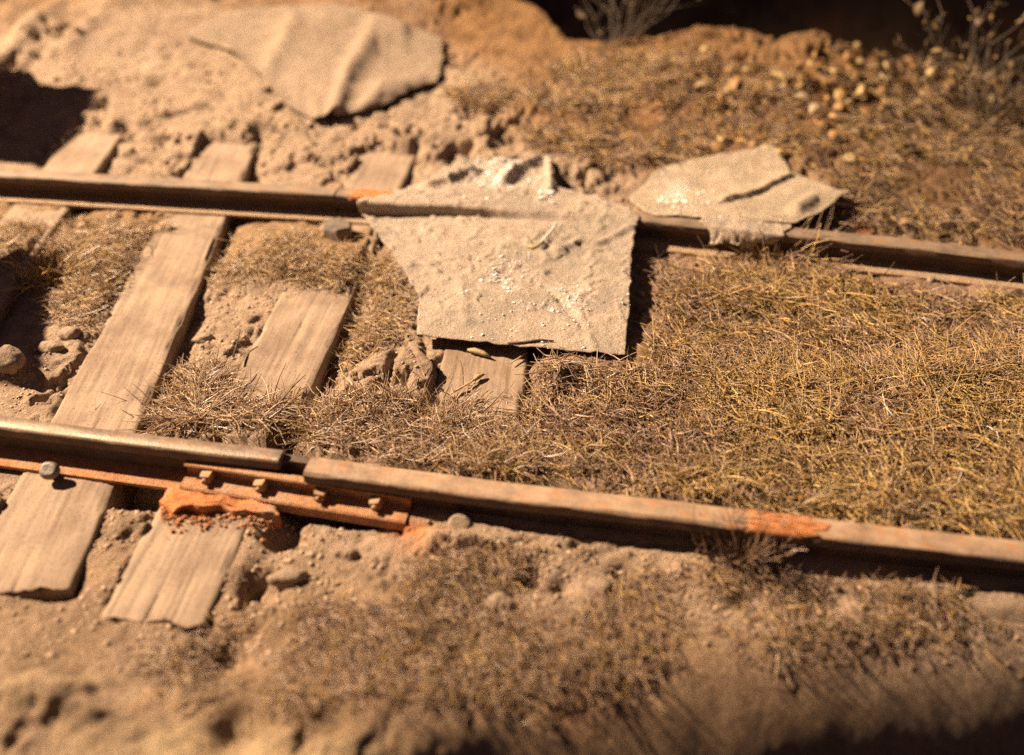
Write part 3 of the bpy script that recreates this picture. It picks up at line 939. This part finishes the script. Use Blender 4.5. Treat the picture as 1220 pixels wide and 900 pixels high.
sc_rows = [((852, 291), (900, 292), .062, .058), ((843, 280), (922, 286), .085, .088), ((838, 269), (934, 281), .108, .108), ((836, 264), (938, 275), .113, .113), ((838, 259), (944, 269), .113, .113), ((842, 254), (946, 264), .106, .10)]
o = sheet_from_rows('cloth_scrap', sc_rows, M_TARP, 60, 70, lambda u, v, x, y: u*0+.15, lambda u, v, x, y: .012*fbm(x, y, 22, 3, 531)-.05*np.clip(fbm(x, y, 26, 3, 533)*3, 0, 1)*sstep(.35, 0, u), 530, rag=.02)
tag(o, 'ragged crusty scrap of cloth drooping over the far rail above the straw tuft', 'cloth scrap')
bs_rows = [((372, 150), (398, 146), None, None), ((335, 122), (452, 132), None, None), ((310, 95), (520, 102), None, None), ((268, 63), (528, 78), None, None), ((216, 45), (528, 52), None, None), ((262, 24), (470, 30), None, None), ((315, 12), (405, 10), None, None)]
def bs_w(u, v, x, y):
    px, py = project(x, y, x*0+.16)
    z = .008 + .03*fbm(x, y, 2.5, 3, 66)
    z = z + .045*np.exp(-(seg_dist(px, py, [(398, 118), (418, 80), (448, 50), (480, 48)])/10)**2)
    z = z + .022*np.exp(-(seg_dist(px, py, [(315, 80), (352, 45)])/9)**2)
    z = z + .04*np.exp(-(seg_dist(px, py, [(430, 125), (455, 102), (500, 95)])/9)**2)
    z = z*(1-.9*(np.abs(v-.5)*2)**8)
    z = z + .03*np.exp(-(seg_dist(px, py, [(275, 66), (310, 92), (335, 118)])/8)**2)
    return z
o = sheet_from_rows('cloth_sheet', bs_rows, M_DUSTY, 120, 120, lambda u, v, x, y: u*0, bs_w, 540, thick=.006, rag=.012, conform=1.0)
tag(o, 'large blurred pale cloth sheet spread over the bank behind the track', 'cloth sheet')

# ------------------------------------------------------------------ loose fibres
def fibres(name, base, length, radius, elev, azim, cols, seed, bend=.9, seg=3):
    r = np.random.default_rng(seed)
    n = len(base)
    k = seg+1
    az = azim
    d = np.column_stack([np.cos(az)*np.cos(elev), np.sin(az)*np.cos(elev), np.sin(elev)])
    pts = np.zeros((n, k, 3))
    pts[:, 0] = base
    turn = r.normal(0, bend, n)/seg
    drop = -np.abs(r.normal(0, bend*.55, n))/seg
    el = elev.copy()
    for i in range(1, k):
        az = az+turn
        el = el+drop
        d = np.column_stack([np.cos(az)*np.cos(el), np.sin(az)*np.cos(el), np.sin(el)])
        pts[:, i] = pts[:, i-1]+d*(length/seg)[:, None]
    gz = ground_z(pts[..., 0].ravel(), pts[..., 1].ravel()).reshape(n, k)
    pts[..., 2] = np.maximum(pts[..., 2], gz+.002)
    side = np.column_stack([-np.sin(az), np.cos(az), np.zeros(n)])
    upv = np.array([0, 0, 1.0])
    V = np.zeros((n, k, 3, 3))
    taper = np.linspace(1, .35, k)
    for j, a_ in enumerate((math.pi/2, math.pi*7/6, math.pi*11/6)):
        off = side*math.cos(a_)+upv*math.sin(a_)
        V[:, :, j] = pts + off[:, None, :]*radius[:, None, None]*taper[None, :, None]
    b0 = (np.arange(n)*k*3)[:, None, None]
    i_ = (np.arange(seg)*3)[None, :, None]
    j_ = np.arange(3)[None, None, :]
    a0 = b0+i_+j_; a1 = b0+i_+(j_+1) % 3
    F = np.stack([a0, a1, a1+3, a0+3], -1).reshape(-1, 4)
    C3 = np.repeat(cols, k*3, axis=0)
    return fast_mesh(name, V.reshape(-1, 3), F, True, C3)

PAL = {'gold': (.44, .285, .095), 'straw': (.46, .32, .16), 'tan': (.40, .285, .18), 'mauve': (.27, .18, .13), 'brown': (.23, .145, .085), 'dark': (.10, .06, .04), 'white': (.8, .76, .7), 'olive': (.31, .23, .09)}  # white fibres stand in for sparkles of light
def pick(n, weights, r):
    ks = list(weights)
    w_ = np.array([weights[k] for k in ks], float); w_ /= w_.sum()
    idx = r.choice(len(ks), n, p=w_)
    c = np.array([PAL[k] for k in ks])[idx]
    return np.clip(c*(1+r.normal(0, .18, (n, 1))), .02, .9)

KEEP_OFF = [[(415, 234), (425, 255), (452, 297), (489, 352), (486, 404), (540, 418), (620, 426), (772, 440), (782, 360), (780, 310), (775, 262), (740, 246), (660, 220), (655, 188), (545, 190), (490, 226)], [(752, 236), (790, 205), (922, 183), (940, 214), (985, 235), (945, 262), (930, 284), (840, 280), (770, 255)], [(216, 45), (315, 12), (400, 10), (528, 52), (525, 105), (450, 132), (385, 150), (335, 122), (268, 63)]]
def scatter(n, poly, r, clump=0.0, cseed=0, keep=True, box=None):
    q = np.array([G(a, b) for a, b in poly])[:, :2]
    lo_, hi_ = q.min(0), q.max(0)
    out, tot = [], 0
    ql = [tuple(v) for v in q]
    for _ in range(60):
        if tot >= n: break
        x = r.uniform(lo_[0], hi_[0], n); y = r.uniform(lo_[1], hi_[1], n)
        jx = x+r.normal(0, .02, n); jy = y+r.normal(0, .02, n)
        m = in_poly(jx, jy, ql)
        m &= (np.abs(y-near_y(x)) > .055) & ((y-far_y(x) > .07) | (y-far_y(x) < -.19-.06*fbm(x, y, 8, 2, 7)))
        if clump: m &= r.uniform(0, 1, n) < np.clip(.5+clump*fbm(x, y, 5, 3, cseed)*3, 0, 1)
        z = ground_z(x, y)
        if keep:
            px, py = project(x, y, z)
            for k in KEEP_OFF: m &= ~in_poly(px, py, k)
        for sx, kk, y0, y1, wd in SLEEPERS:
            on = (np.abs(x-(sx+kk*y)) < wd/2+.0) & (z < -.004) & (y > y0) & (y < y1)
            m &= ~(on & (r.uniform(0, 1, n) > .03))
        p = np.column_stack([x, y, z])[m]
        out.append(p); tot += len(p)
    return np.concatenate(out)[:n]

def patch(name, n, poly, L, R, el, weights, seed, clump=.6, bend=.9, label=None, zoff=.01, other=None, bias=0.0):
    r = np.random.default_rng(seed)
    b = scatter(n, poly, r, clump, seed)
    n = len(b)
    b[:, 2] += r.uniform(-.004, zoff, n)
    length = np.clip(r.normal(L, L*.35, n), L*.25, L*2.2)
    rad = np.clip(r.normal(R, R*.25, n), R*.5, R*1.8)
    ele = np.abs(r.normal(el, .35, n))
    cc = pick(n, weights, r)
    if other:
        px, _ = project(b[:, 0], b[:, 1], b[:, 2])
        q = np.clip(.5+4.5*fbm(b[:, 0], b[:, 1], 3.2, 4, seed+40)+bias*(800-px)/400, 0, 1)
        cc = np.where((r.uniform(0, 1, n) < q)[:, None], pick(n, other, r), cc)
        length = length*(1.08-.33*q)
    me = fibres(name, b, length, rad, np.clip(ele, -.2, 1.4), r.uniform(0, 2*math.pi, n), cc, seed+1, bend)
    o = link(name, me, M_FIBRE)
    return tag(o, label, 'grass', kind='stuff')

MAIN = [(640, 440), (700, 425), (752, 400), (756, 300), (860, 300), (1010, 318), (1260, 340), (1260, 655), (1000, 625), (800, 598), (600, 575), (470, 555), (520, 500), (620, 495)]
patch('dry_grass', 30000, MAIN, .062, .0019, .20, {'gold': 3.4, 'straw': .6, 'tan': 1, 'mauve': 1, 'brown': 1.6, 'olive': 2.4}, 1001, .45, .8,
      'matted golden brown dry grass between the rails right of the tarpaulin', .016, {'mauve': 4, 'brown': 3, 'tan': 1.6, 'gold': .7, 'dark': .4}, .45)
patch('dry_grass', 3000, MAIN, .085, .0023, .28, {'gold': 4.5, 'straw': 1, 'olive': 2, 'white': .05}, 1002, 1.4, .9, 'longer golden stems lying over the dry grass between the rails', .025, {'tan': 2, 'mauve': 2, 'brown': 2, 'white': .1}, .35)
patch('dry_grass', 7500, [(150, 505), (190, 455), (225, 445), (265, 462), (330, 472), (400, 478), (480, 488), (560, 490), (630, 490), (640, 560), (480, 556), (340, 535), (200, 515)], .075, .0020, .2,
      {'tan': 3.4, 'mauve': 3.2, 'straw': 1.6, 'gold': 1, 'brown': 1.2, 'white': .06}, 1003, .5, .8, 'brown tangled grass along the back of the near rail', .015)
patch('dry_grass', 7000, [(0, 250), (60, 248), (250, 255), (425, 262), (460, 300), (495, 350), (492, 405), (440, 425), (395, 450), (402, 350), (320, 330), (240, 350), (262, 292), (170, 290), (135, 350), (95, 400), (60, 380), (75, 300), (0, 310)],
      .045, .0018, .3, {'gold': 2.6, 'straw': 2, 'tan': 3, 'brown': 1.6, 'mauve': 1.2}, 1004, .6, .9, 'short golden grass below the far rail on the left', .02)
patch('dry_grass', 11000, [(930, 280), (1015, 245), (960, 190), (900, 150), (960, 110), (1060, 90), (1260, 110), (1260, 300), (1090, 280)], .085, .0025, .3,
      {'gold': 1.6, 'straw': .8, 'tan': .8, 'mauve': 1.2, 'brown': 2.5, 'dark': 4, 'olive': 1.2}, 1005, .6, 1.0, 'straggly grass coloured dark for dim light behind the far rail on the right', .03)  # palette weighted dark to imitate the dim light here
patch('dry_grass', 8500, [(170, 790), (330, 715), (480, 668), (600, 655), (760, 670), (930, 700), (1260, 700), (1260, 735), (900, 785), (650, 840), (250, 870)], .04, .0015, .12,
      {'tan': 2.6, 'gold': 1.6, 'mauve': 2.6, 'brown': 2.4}, 1006, 1.5, .9, 'fine sparse blurred grass in front of the near rail', .015)
patch('dry_grass', 5500, [(530, 110), (700, 60), (850, 60), (960, 100), (920, 180), (760, 200), (640, 180)], .07, .0032, .25,
      {'gold': 2, 'tan': 1.5, 'brown': 2.4, 'dark': 1, 'mauve': .6}, 1007, .8, .9, 'thin blurred orange brown grass on the bank behind the tarpaulin', .02)

# tufts that stand out from the turf
def tuft(px, py, n, spread, L, R, weights, seed, label, el=.9):
    r = np.random.default_rng(seed)
    c = G(px, py)
    off = np.column_stack([r.normal(0, spread, n), r.normal(0, spread*.55, n)])
    x, y = c[0]+off[:, 0], c[1]+off[:, 1]
    b = np.column_stack([x, y, ground_z(x, y)-.003])
    az = np.arctan2(off[:, 1], off[:, 0])+r.normal(0, .9, n)
    me = fibres('grass_tuft', b, np.clip(r.normal(L, L*.3, n), L*.3, L*2), np.clip(r.normal(R, R*.2, n), R*.5, R*2), np.clip(r.normal(el, .3, n), .1, 1.5), az, pick(n, weights, r), seed+1, .9)
    return tag(link('grass_tuft', me, M_FIBRE), label, 'grass tuft', 'grass tufts')
MV = {'tan': 3, 'mauve': 3, 'brown': 1.2, 'straw': 1.4}
tuft(240, 492, 330, .10, .11, .0028, MV, 1101, 'bristly brown tuft at the foot of the long bare sleeper', .5)
tuft(885, 665, 260, .035, .10, .0028, {'mauve': 2, 'brown': 3, 'dark': 2}, 1103, 'dark upright tuft in front of the near rail below the orange patch', 1.2)
tuft(925, 310, 330, .075, .13, .0032, {'gold': 2, 'straw': 1.5, 'mauve': 2, 'brown': 1.5}, 1104, 'arching straw tuft leaning against the far rail below the torn cloth', .8)
tuft(530, 500, 260, .07, .10, .0028, MV, 1105, 'reddish brown tuft below the short sleeper under the tarpaulin')
tuft(60, 330, 200, .06, .10, .0030, {'gold': 2, 'tan': 2, 'straw': 1}, 1106, 'golden tuft at the edge of the lower shadow on the left')

# ------------------------------------------------------------------ crumbs of soil
def crumbs(name, n, poly, s0, s1, seed, colr, label, avoid=True):
    r = np.random.default_rng(seed)
    b = scatter(n, poly, r, .9, seed)
    n = len(b)
    size = s0*(s1/s0)**(r.uniform(0, 1, n)**2.2)
    v, f = ICO
    ang = r.uniform(0, 6.28, n)
    ca, sa = np.cos(ang), np.sin(ang)
    vv = v[None]*(1+r.normal(0, .24, (n, 12, 1)))*(size[:, None, None]*np.stack([r.uniform(.8, 1.3, n), r.uniform(.7, 1.1, n), r.uniform(.5, .9, n)], -1)[:, None, :])
    V = np.empty_like(vv)
    V[..., 0] = vv[..., 0]*ca[:, None]-vv[..., 1]*sa[:, None]
    V[..., 1] = vv[..., 0]*sa[:, None]+vv[..., 1]*ca[:, None]
    V[..., 2] = vv[..., 2]
    b[:, 2] += size*.0
    V += b[:, None, :]
    F = (f[None]+(np.arange(n)*12)[:, None, None]).reshape(-1, 3)
    c = np.repeat(np.array(colr)[None]*(1+r.normal(0, .2, (n, 1))), 12, axis=0)
    return tag(link(name, fast_mesh(name, V.reshape(-1, 3), F, True, np.clip(c, .02, .9)), M_CRUMB), label, 'soil crumbs', kind='stuff')
crumbs('soil_crumbs', 2200, [(0, 560), (330, 600), (560, 630), (700, 660), (640, 760), (300, 800), (0, 790)], .0018, .009, 2001, (.33, .245, .175), 'crumbly brown soil around the front sleepers')
crumbs('soil_crumbs', 1500, [(180, 320), (420, 330), (400, 480), (660, 500), (640, 430), (420, 440), (240, 470), (0, 490), (0, 430), (90, 390)], .0018, .008, 2002, (.36, .27, .19), 'crumbly soil between the sleepers inside the track')
crumbs('soil_crumbs', 1300, [(0, 60), (250, 60), (420, 160), (760, 190), (760, 245), (500, 222), (0, 195)], .003, .016, 2003, (.34, .25, .17), 'blurred soil lumps behind the far rail')
crumbs('soil_crumbs', 1500, [(600, 640), (1240, 690), (1240, 800), (600, 760)], .002, .008, 2004, (.30, .21, .14), 'crumbs in the soil in front of the right rail')
crumbs('soil_crumbs', 1200, [(530, 60), (850, 60), (900, 170), (700, 190), (560, 160)], .004, .018, 2005, (.30, .18, .09), 'orange brown lumps on the bank')
tag(crumbs('mineral_grains', 170, [(150, 430), (700, 430), (1240, 330), (1240, 640), (700, 760), (420, 860), (150, 520)], .0016, .0036, 2006, (.85, .82, .78), 'tiny white mineral grains in the grass'), cat='grains')

# stones that can be picked out one by one
for i, (px, py, sx, sy, sz, lab) in enumerate([
        (83, 401, .036, .028, .024, 'rounded tan stone, upper of two at the shadow edge by the long sleeper'),
        (61, 416, .042, .026, .020, 'flat oval tan stone, lower of two at the shadow edge by the long sleeper'),
        (12, 432, .05, .04, .04, 'large dusty stone in the lower shadow at the left edge'),
        (1064, 493, .030, .018, .014, 'yellowish pebble lying in the dry grass between the rails'),
        (1187, 459, .040, .016, .012, 'long pale yellow pebble in the grass at the right edge'),
        (1190, 479, .018, .014, .010, 'small round yellow pebble just below the long one at the right edge'),
        (1100, 510, .018, .014, .010, 'small golden pebble in the grass right of the yellowish pebble'),
        (1108, 335, .018, .020, .014, 'small grey pebble in front of the far rail on the right'),
        (764, 351, .012, .010, .010, 'tiny white bead of stone beside the right edge of the tarpaulin'),
        (345, 690, .045, .03, .022, 'brown clod beside the dark hollow right of the front sleeper'),
        (715, 700, .03, .022, .016, 'pale clod beside the dark hole in front of the near rail'),
        (1110, 697, .09, .04, .012, 'reddish clod against the near rail at the right edge'),
        (595, 720, .03, .024, .016, 'pale blurred pebble in the soil in front of the near rail'),
        (242, 405, .035, .026, .018, 'soil clod in the dip between the two bare sleepers')]):
    q = G(px, py)
    me = rock_mesh('stone', sx, sy, sz, 3000+i*11)
    o = link('stone', me, M_PEBBLE if px > 1050 and py > 440 and py < 520 else M_STONE)
    o.location = (q[0], q[1], q[2]+sz*.15)
    o.rotation_euler = (0, 0, random.uniform(-.5, .5))
    tag(o, lab, 'stone', 'loose stones')

# ------------------------------------------------------------------ leaves, straws and the shrub
def leaf_mesh(name, L, Wd, curl, seed, col):
    r = np.random.default_rng(seed)
    st = np.linspace(0, 1, 6)
    wv = Wd*np.sin(np.pi*np.clip(st*.94+.04, 0, 1))**.7
    V = []
    for t, w_ in zip(st, wv):
        z = curl*L*math.sin(t*2.6)+r.normal(0, .02)*L
        for s in (-1, 0, 1):
            V.append((t*L-L/2, s*w_/2, z+(abs(s))*w_*.28))
    V = np.array(V)
    F = grid_faces(6, 3)
    n = len(V)
    Vb = V.copy(); Vb[:, 2] -= max(.0012, .03*Wd)
    rim = [0, 3, 6, 9, 12, 15, 16, 17, 14, 11, 8, 5, 2, 1]
    Fs = [(a_, b_, b_+n, a_+n) for a_, b_ in zip(rim, rim[1:]+rim[:1])]
    FF = np.concatenate([F[:, ::-1], F+n, np.array(Fs)])
    c = np.repeat(np.array([col])*(1+r.normal(0, .12)), 2*n, axis=0)
    me = fast_mesh(name, np.concatenate([V, Vb]), FF, True, c)
    me.materials.append(M_LEAF)
    return me
LCOL = [(.36, .23, .085), (.29, .16, .06), (.40, .29, .13), (.24, .13, .05), (.36, .28, .17)]
LEAVES = [leaf_mesh('dry_leaf', 1.0, random.uniform(.4, .62), random.uniform(.05, .2), 40+i, LCOL[i % 5]) for i in range(10)]
LEAVES_DIM = [leaf_mesh('leaf', 1.0, random.uniform(.4, .62), random.uniform(.05, .2), 60+i, [(.20, .135, .055), (.13, .085, .04), (.17, .12, .07)][i % 3]) for i in range(6)]  # darkened leaf colours stand in for dim light on the shrubs
r = np.random.default_rng(77)
def put_leaf(px, py, size, lab, group, k=None):
    q = G(px, py)
    o = link('dry_leaf', LEAVES[k if k is not None else int(r.integers(10))])
    o.location = (q[0], q[1], q[2]+.018)
    o.scale = (size,)*3
    o.rotation_euler = (r.normal(0, .5), r.normal(0, .5), r.uniform(0, 6.28))
    return tag(o, lab, 'leaf', group)
put_leaf(871, 452, .055, 'small bright orange dry leaf in the grass between the rails', 'dry leaves on the turf', 1)
put_leaf(1075, 270, .06, 'reddish leaf scrap behind the far rail right of the torn cloth', 'dry leaves on the turf', 3)
cl = []
while len(cl) < 190:
    px, py = r.uniform(820, 1215), r.uniform(35, 200)
    dens = math.exp(-((px-1000)/120)**2-((py-105)/45)**2)
    if r.uniform() < dens+.08 and py > 40+.10*abs(px-930) and not in_poly(np.array(px), np.array(py), KEEP_OFF[1]):
        cl.append((px, py))
for px, py in cl:
    sz_ = float(np.clip(r.normal(.062, .02), .03, .11))
    where = 'in the dark grass under the leggy shrub' if px > 1040 else ('in the litter on the crest of the bank' if py < 95 else 'in the grass on the bank behind the torn cloth sheet')
    put_leaf(px, py, sz_, ('large' if sz_ > .062 else 'small') + ' curled yellow brown leaf ' + where, 'dry leaves littering the bank')

def straw(pts, rad, name, lab, mat, z=.0, group='loose straws and twigs', kind='twig'):
    q = [np.array(p) for p in pts]
    n, m = len(q), 6
    V, F = [], []
    c0 = q[0]
    for i, p in enumerate(q):
        d = q[min(i+1, n-1)]-q[max(i-1, 0)]
        d = d/np.linalg.norm(d)
        s = np.cross(d, (0, 0, 1)); s /= max(np.linalg.norm(s), 1e-6)
        u = np.cross(s, d)
        rr = rad[i] if isinstance(rad, (list, tuple)) else rad
        for j in range(m):
            a_ = 2*math.pi*j/m
            V.append(tuple(p-c0+(s*math.cos(a_)+u*math.sin(a_))*rr))
    for i in range(n-1):
        for j in range(m):
            F.append((i*m+j, i*m+(j+1) % m, (i+1)*m+(j+1) % m, (i+1)*m+j))
    F += [tuple(reversed(range(m))), tuple((n-1)*m+j for j in range(m))]
    me = bpy.data.meshes.new(name)
    me.from_pydata(V, [], F)
    me.polygons.foreach_set('use_smooth', [True]*len(F))
    me.update()
    o = link(name, me, mat)
    o.location = c0
    if lab: tag(o, lab, kind, group)
    return o
M_STRAW = m_plain('straw', (.36, .26, .13), (.52, .38, .2), 50, .5, .3)
M_HUSK = m_plain('husk', (.22, .17, .07), (.36, .28, .13), 50, .6, .4)
M_FLUFF = m_plain('white_fluff', (.75, .72, .68), (.9, .88, .85), 80, .8, .4)
def on_mesh(o):
    v = np.empty(len(o.data.vertices)*3, np.float32)
    o.data.vertices.foreach_get('co', v)
    v = v.reshape(-1, 3)+np.array(o.location)
    return v, np.column_stack(project(v[:, 0], v[:, 1], v[:, 2]))
TV, TPX = on_mesh(tp)
def TP(px, py, dz=.006):
    """a point on the tarpaulin"""
    i = np.argmin((TPX[:, 0]-px)**2+(TPX[:, 1]-py)**2)
    return TV[i]+np.array([0, 0, dz])
def lint(o, n, spots, s0, s1, seed):
    r = np.random.default_rng(seed)
    V, X = on_mesh(o)
    wt = np.zeros(len(V))
    for px, py, a_, b_, st in spots: wt += st*np.exp(-((X[:, 0]-px)/a_)**2-((X[:, 1]-py)/b_)**2)
    wt *= np.clip(fbm(V[:, 0], V[:, 1]+V[:, 2], 30, 3, seed)*6+.3, 0, 2)**2
    i = r.choice(len(V), n, p=wt/wt.sum())
    size = s0*(s1/s0)**(r.uniform(0, 1, n)**2.5)
    v, f = ICO
    vv = v[None]*(1+r.normal(0, .3, (n, 12, 1)))*size[:, None, None]*np.stack([r.uniform(.5, 2.6, n), r.uniform(.5, 2.0, n), r.uniform(.25, .5, n)], -1)[:, None, :]
    vv = vv+(V[i]-np.array(o.location)+np.array([0, 0, .004])+r.normal(0, .003, (n, 3))*np.array([1, 1, 0]))[:, None, :]
    F = (f[None]+(np.arange(n)*12)[:, None, None]).reshape(-1, 3)
    q = link('lint', fast_mesh('lint', vv.reshape(-1, 3), F, True), M_FLUFF, o)
    tag(q, 'white lint', kind='stuff')
lint(tp, 520, [(600, 325, 40, 22, 1), (620, 345, 12, 25, 1), (690, 350, 35, 22, .8), (640, 375, 80, 28, .5), (745, 330, 5, 45, 1.5), (553, 355, 6, 25, .8), (500, 385, 14, 16, .6), (680, 400, 60, 20, .4), (740, 420, 14, 6, .5)], .001, .0042, 71)
lint(tp, 160, [(612, 205, 25, 14, 1), (655, 210, 6, 22, 1), (545, 192, 25, 5, .8), (570, 238, 22, 5, .8), (640, 240, 60, 6, .3), (640, 232, 30, 5, .5)], .002, .009, 72)
lint(sheets[0], 170, [(805, 234, 24, 20, 1), (840, 225, 25, 14, .4), (840, 262, 60, 5, .3)], .002, .007, 73)
straw([TP(627, 294), TP(633, 297), TP(640, 296), TP(648, 289)], [.002, .008, .008, .003], 'seed_husk', 'greenish brown husk lying on the tarpaulin near the rail', M_HUSK, kind='husk')
straw([TP(627, 283), TP(632, 289), TP(637, 297)], .0018, 'straw', 'short dark straw forming a v with the white thread on the tarpaulin', M_TWIG, kind='straw')
straw([TP(640, 294), TP(649, 286), TP(658, 276), TP(662, 266)], [.0015, .004, .003, .0015], 'thread', 'thick white thread curling down the tarpaulin from the rail', M_FLUFF, kind='thread')
straw([TP(605, 411), TP(625, 410), TP(643, 407), TP(660, 409)], [.003, .004, .004, .002], 'straw', 'brown straw lying along the lower edge of the tarpaulin', M_TWIG, kind='straw')
def GP(px, py, dz=.01): return G(px, py, dz)
def SP(px, py, z=.012): return P(px, py, z)
straw([SP(557, 417), SP(565, 418), SP(575, 421), SP(585, 425)], [.004, .010, .009, .003], 'seed_husk', 'pale green husk on the short sleeper under the tarpaulin', M_HUSK, kind='husk')
so = straw([SP(536, 470), SP(548, 463), SP(560, 456), SP(567, 451)], [.003, .0035, .0035, .004], 'straw', 'straw stem with a dark seed head on the short sleeper', M_STRAW, kind='straw')
sh_ = straw([SP(565, 453), SP(570, 449), SP(577, 446)], [.004, .008, .003], 'seed_head', None, M_HUSK)
sh_.location = np.array(sh_.location)-np.array(so.location)
sh_.parent = so
sh_['label'] = 'dark brown seed head'
straw([SP(608, 433), SP(618, 427), SP(628, 420)], [.002, .003, .002], 'straw', 'pale thin straw at the right edge of the short sleeper', M_STRAW, kind='straw')
straw([SP(278, 425, .03), SP(283, 408, .03), SP(286, 393, .05)], [.004, .003, .002], 'straw', 'upright dark straw in the soil left of the half buried sleeper', M_TWIG, kind='straw')
straw([SP(505, 618), SP(511, 613), SP(517, 616)], [.006, .010, .005], 'metal_shard', 'small bright shard at the right end of the joint bar', M_FLUFF, kind='shard')

# shrub at the upper right and a thin dark one on the crest
def shrub(px, py, base_z, nstem, spread, height, nleaf, seed, lab, lean):
    r = np.random.default_rng(seed)
    c = G(px, py)
    t = bpy.data.objects.new('shrub', None); COL.objects.link(t)
    t.location = c
    tag(t, lab, 'shrub')
    tips = []
    for i in range(nstem):
        a_ = r.uniform(0, 2*math.pi)
        d = np.array([math.cos(a_)*spread+lean[0], math.sin(a_)*spread+lean[1], height*r.uniform(.6, 1.1)])
        q = []
        b = np.array([r.normal(0, .05), r.normal(0, .05), -.03])
        bend = r.normal(0, .06, 3)
        for s in np.linspace(0, 1, 7):
            q.append(b+d*s+bend*math.sin(s*3)+np.array([0, 0, -.25*height*s*s*np.linalg.norm(d[:2])])+r.normal(0, .008, 3)+c)
        so = straw(q, list(np.linspace(.005, .0016, 7)), 'stem', None, M_TWIG)
        so.parent = t
        so.location = np.array(so.location)-c
        for _ in range(2):
            s0 = int(r.integers(2, 6))
            e = q[s0]+np.array([r.normal(0, .12), r.normal(0, .12), r.uniform(.02, .14)])
            so2 = straw([q[s0], (q[s0]+e)/2+r.normal(0, .01, 3), e], [.0025, .002, .0012], 'twig', None, M_TWIG)
            so2.parent = t
            so2.location = np.array(so2.location)-c
            tips += [e, (q[s0]+e)/2]
        tips += q[2:]
    for i in range(nleaf):
        p = tips[int(r.integers(len(tips)))]+r.normal(0, .012, 3)
        o = link('leaf', LEAVES_DIM[int(r.integers(6))], None, t)
        o.location = p-c
        o.scale = (float(np.clip(r.normal(.045, .016), .02, .08)),)*3
        o.rotation_euler = tuple(r.uniform(0, 6.28, 3))
    return t
shrub(1160, 142, 0, 26, .38, .55, 110, 5001, 'leggy shrub with small yellow leaves, coloured dark as dim light at the upper right', (-.10, -.05))
shrub(885, 34, 0, 22, .22, .4, 20, 5002, 'thin dark blurred shrub on the crest of the bank', (.02, .2))
shrub(735, 52, 0, 16, .25, .3, 20, 5003, 'low dark blurred shrub behind the bank above the tarpaulin', (.05, .2))

# ------------------------------------------------------------------ unseen boards added just left of the view to cast shadows
def upright(pxs, x0, lab, thick=.07, seed=0):
    """an added, unseen slab in the plane x = x0, its outline shaped so that its shade falls where the photograph shows it"""
    pts = []
    for px, py in pxs:
        g = G(px, py)
        d = LAMP-g
        t = (x0-g[0])/d[0]
        pts.append(g+d*t)
    pts = np.array(pts)
    ys_, zs = pts[:, 1], pts[:, 2]
    ring = [(y, z) for y, z in zip(ys_, zs)]
    g0 = float(ground_z(np.array(x0), np.array(ys_[-1])))-.05
    ring += [(ys_[-1], g0), (ys_[0], g0)]
    c = np.array([x0, ys_.mean(), 0])
    n = len(ring)
    V = [(-thick/2, y-c[1], z) for y, z in ring]+[(thick/2, y-c[1], z) for y, z in ring]
    F = [tuple(range(n)), tuple(reversed(range(n, 2*n)))]+[(i, i+n, (i+1) % n+n, (i+1) % n) for i in range(n)]
    me = bpy.data.meshes.new('shadow_caster')
    me.from_pydata(V, [], F)
    me.update()
    import bmesh
    b = bmesh.new(); b.from_mesh(me)
    bmesh.ops.recalc_face_normals(b, faces=b.faces)
    b.to_mesh(me); b.free()
    o = link('shadow_caster', me, M_WOOD)
    o.location = c
    return tag(o, lab, 'board', 'unseen boards added to cast shadow')
upright([(-60, 82), (0, 84), (30, 87), (40, 100), (75, 104), (113, 106), (97, 132), (72, 165), (46, 200)], -3.55, 'unseen board added beside the far sleepers to shade the ground behind the rail')
upright([(-40, 318), (0, 311), (32, 303), (76, 299), (70, 330), (52, 368), (44, 395), (34, 430), (10, 458)], -2.75, 'unseen board added between the rails to shade the grass on the left')
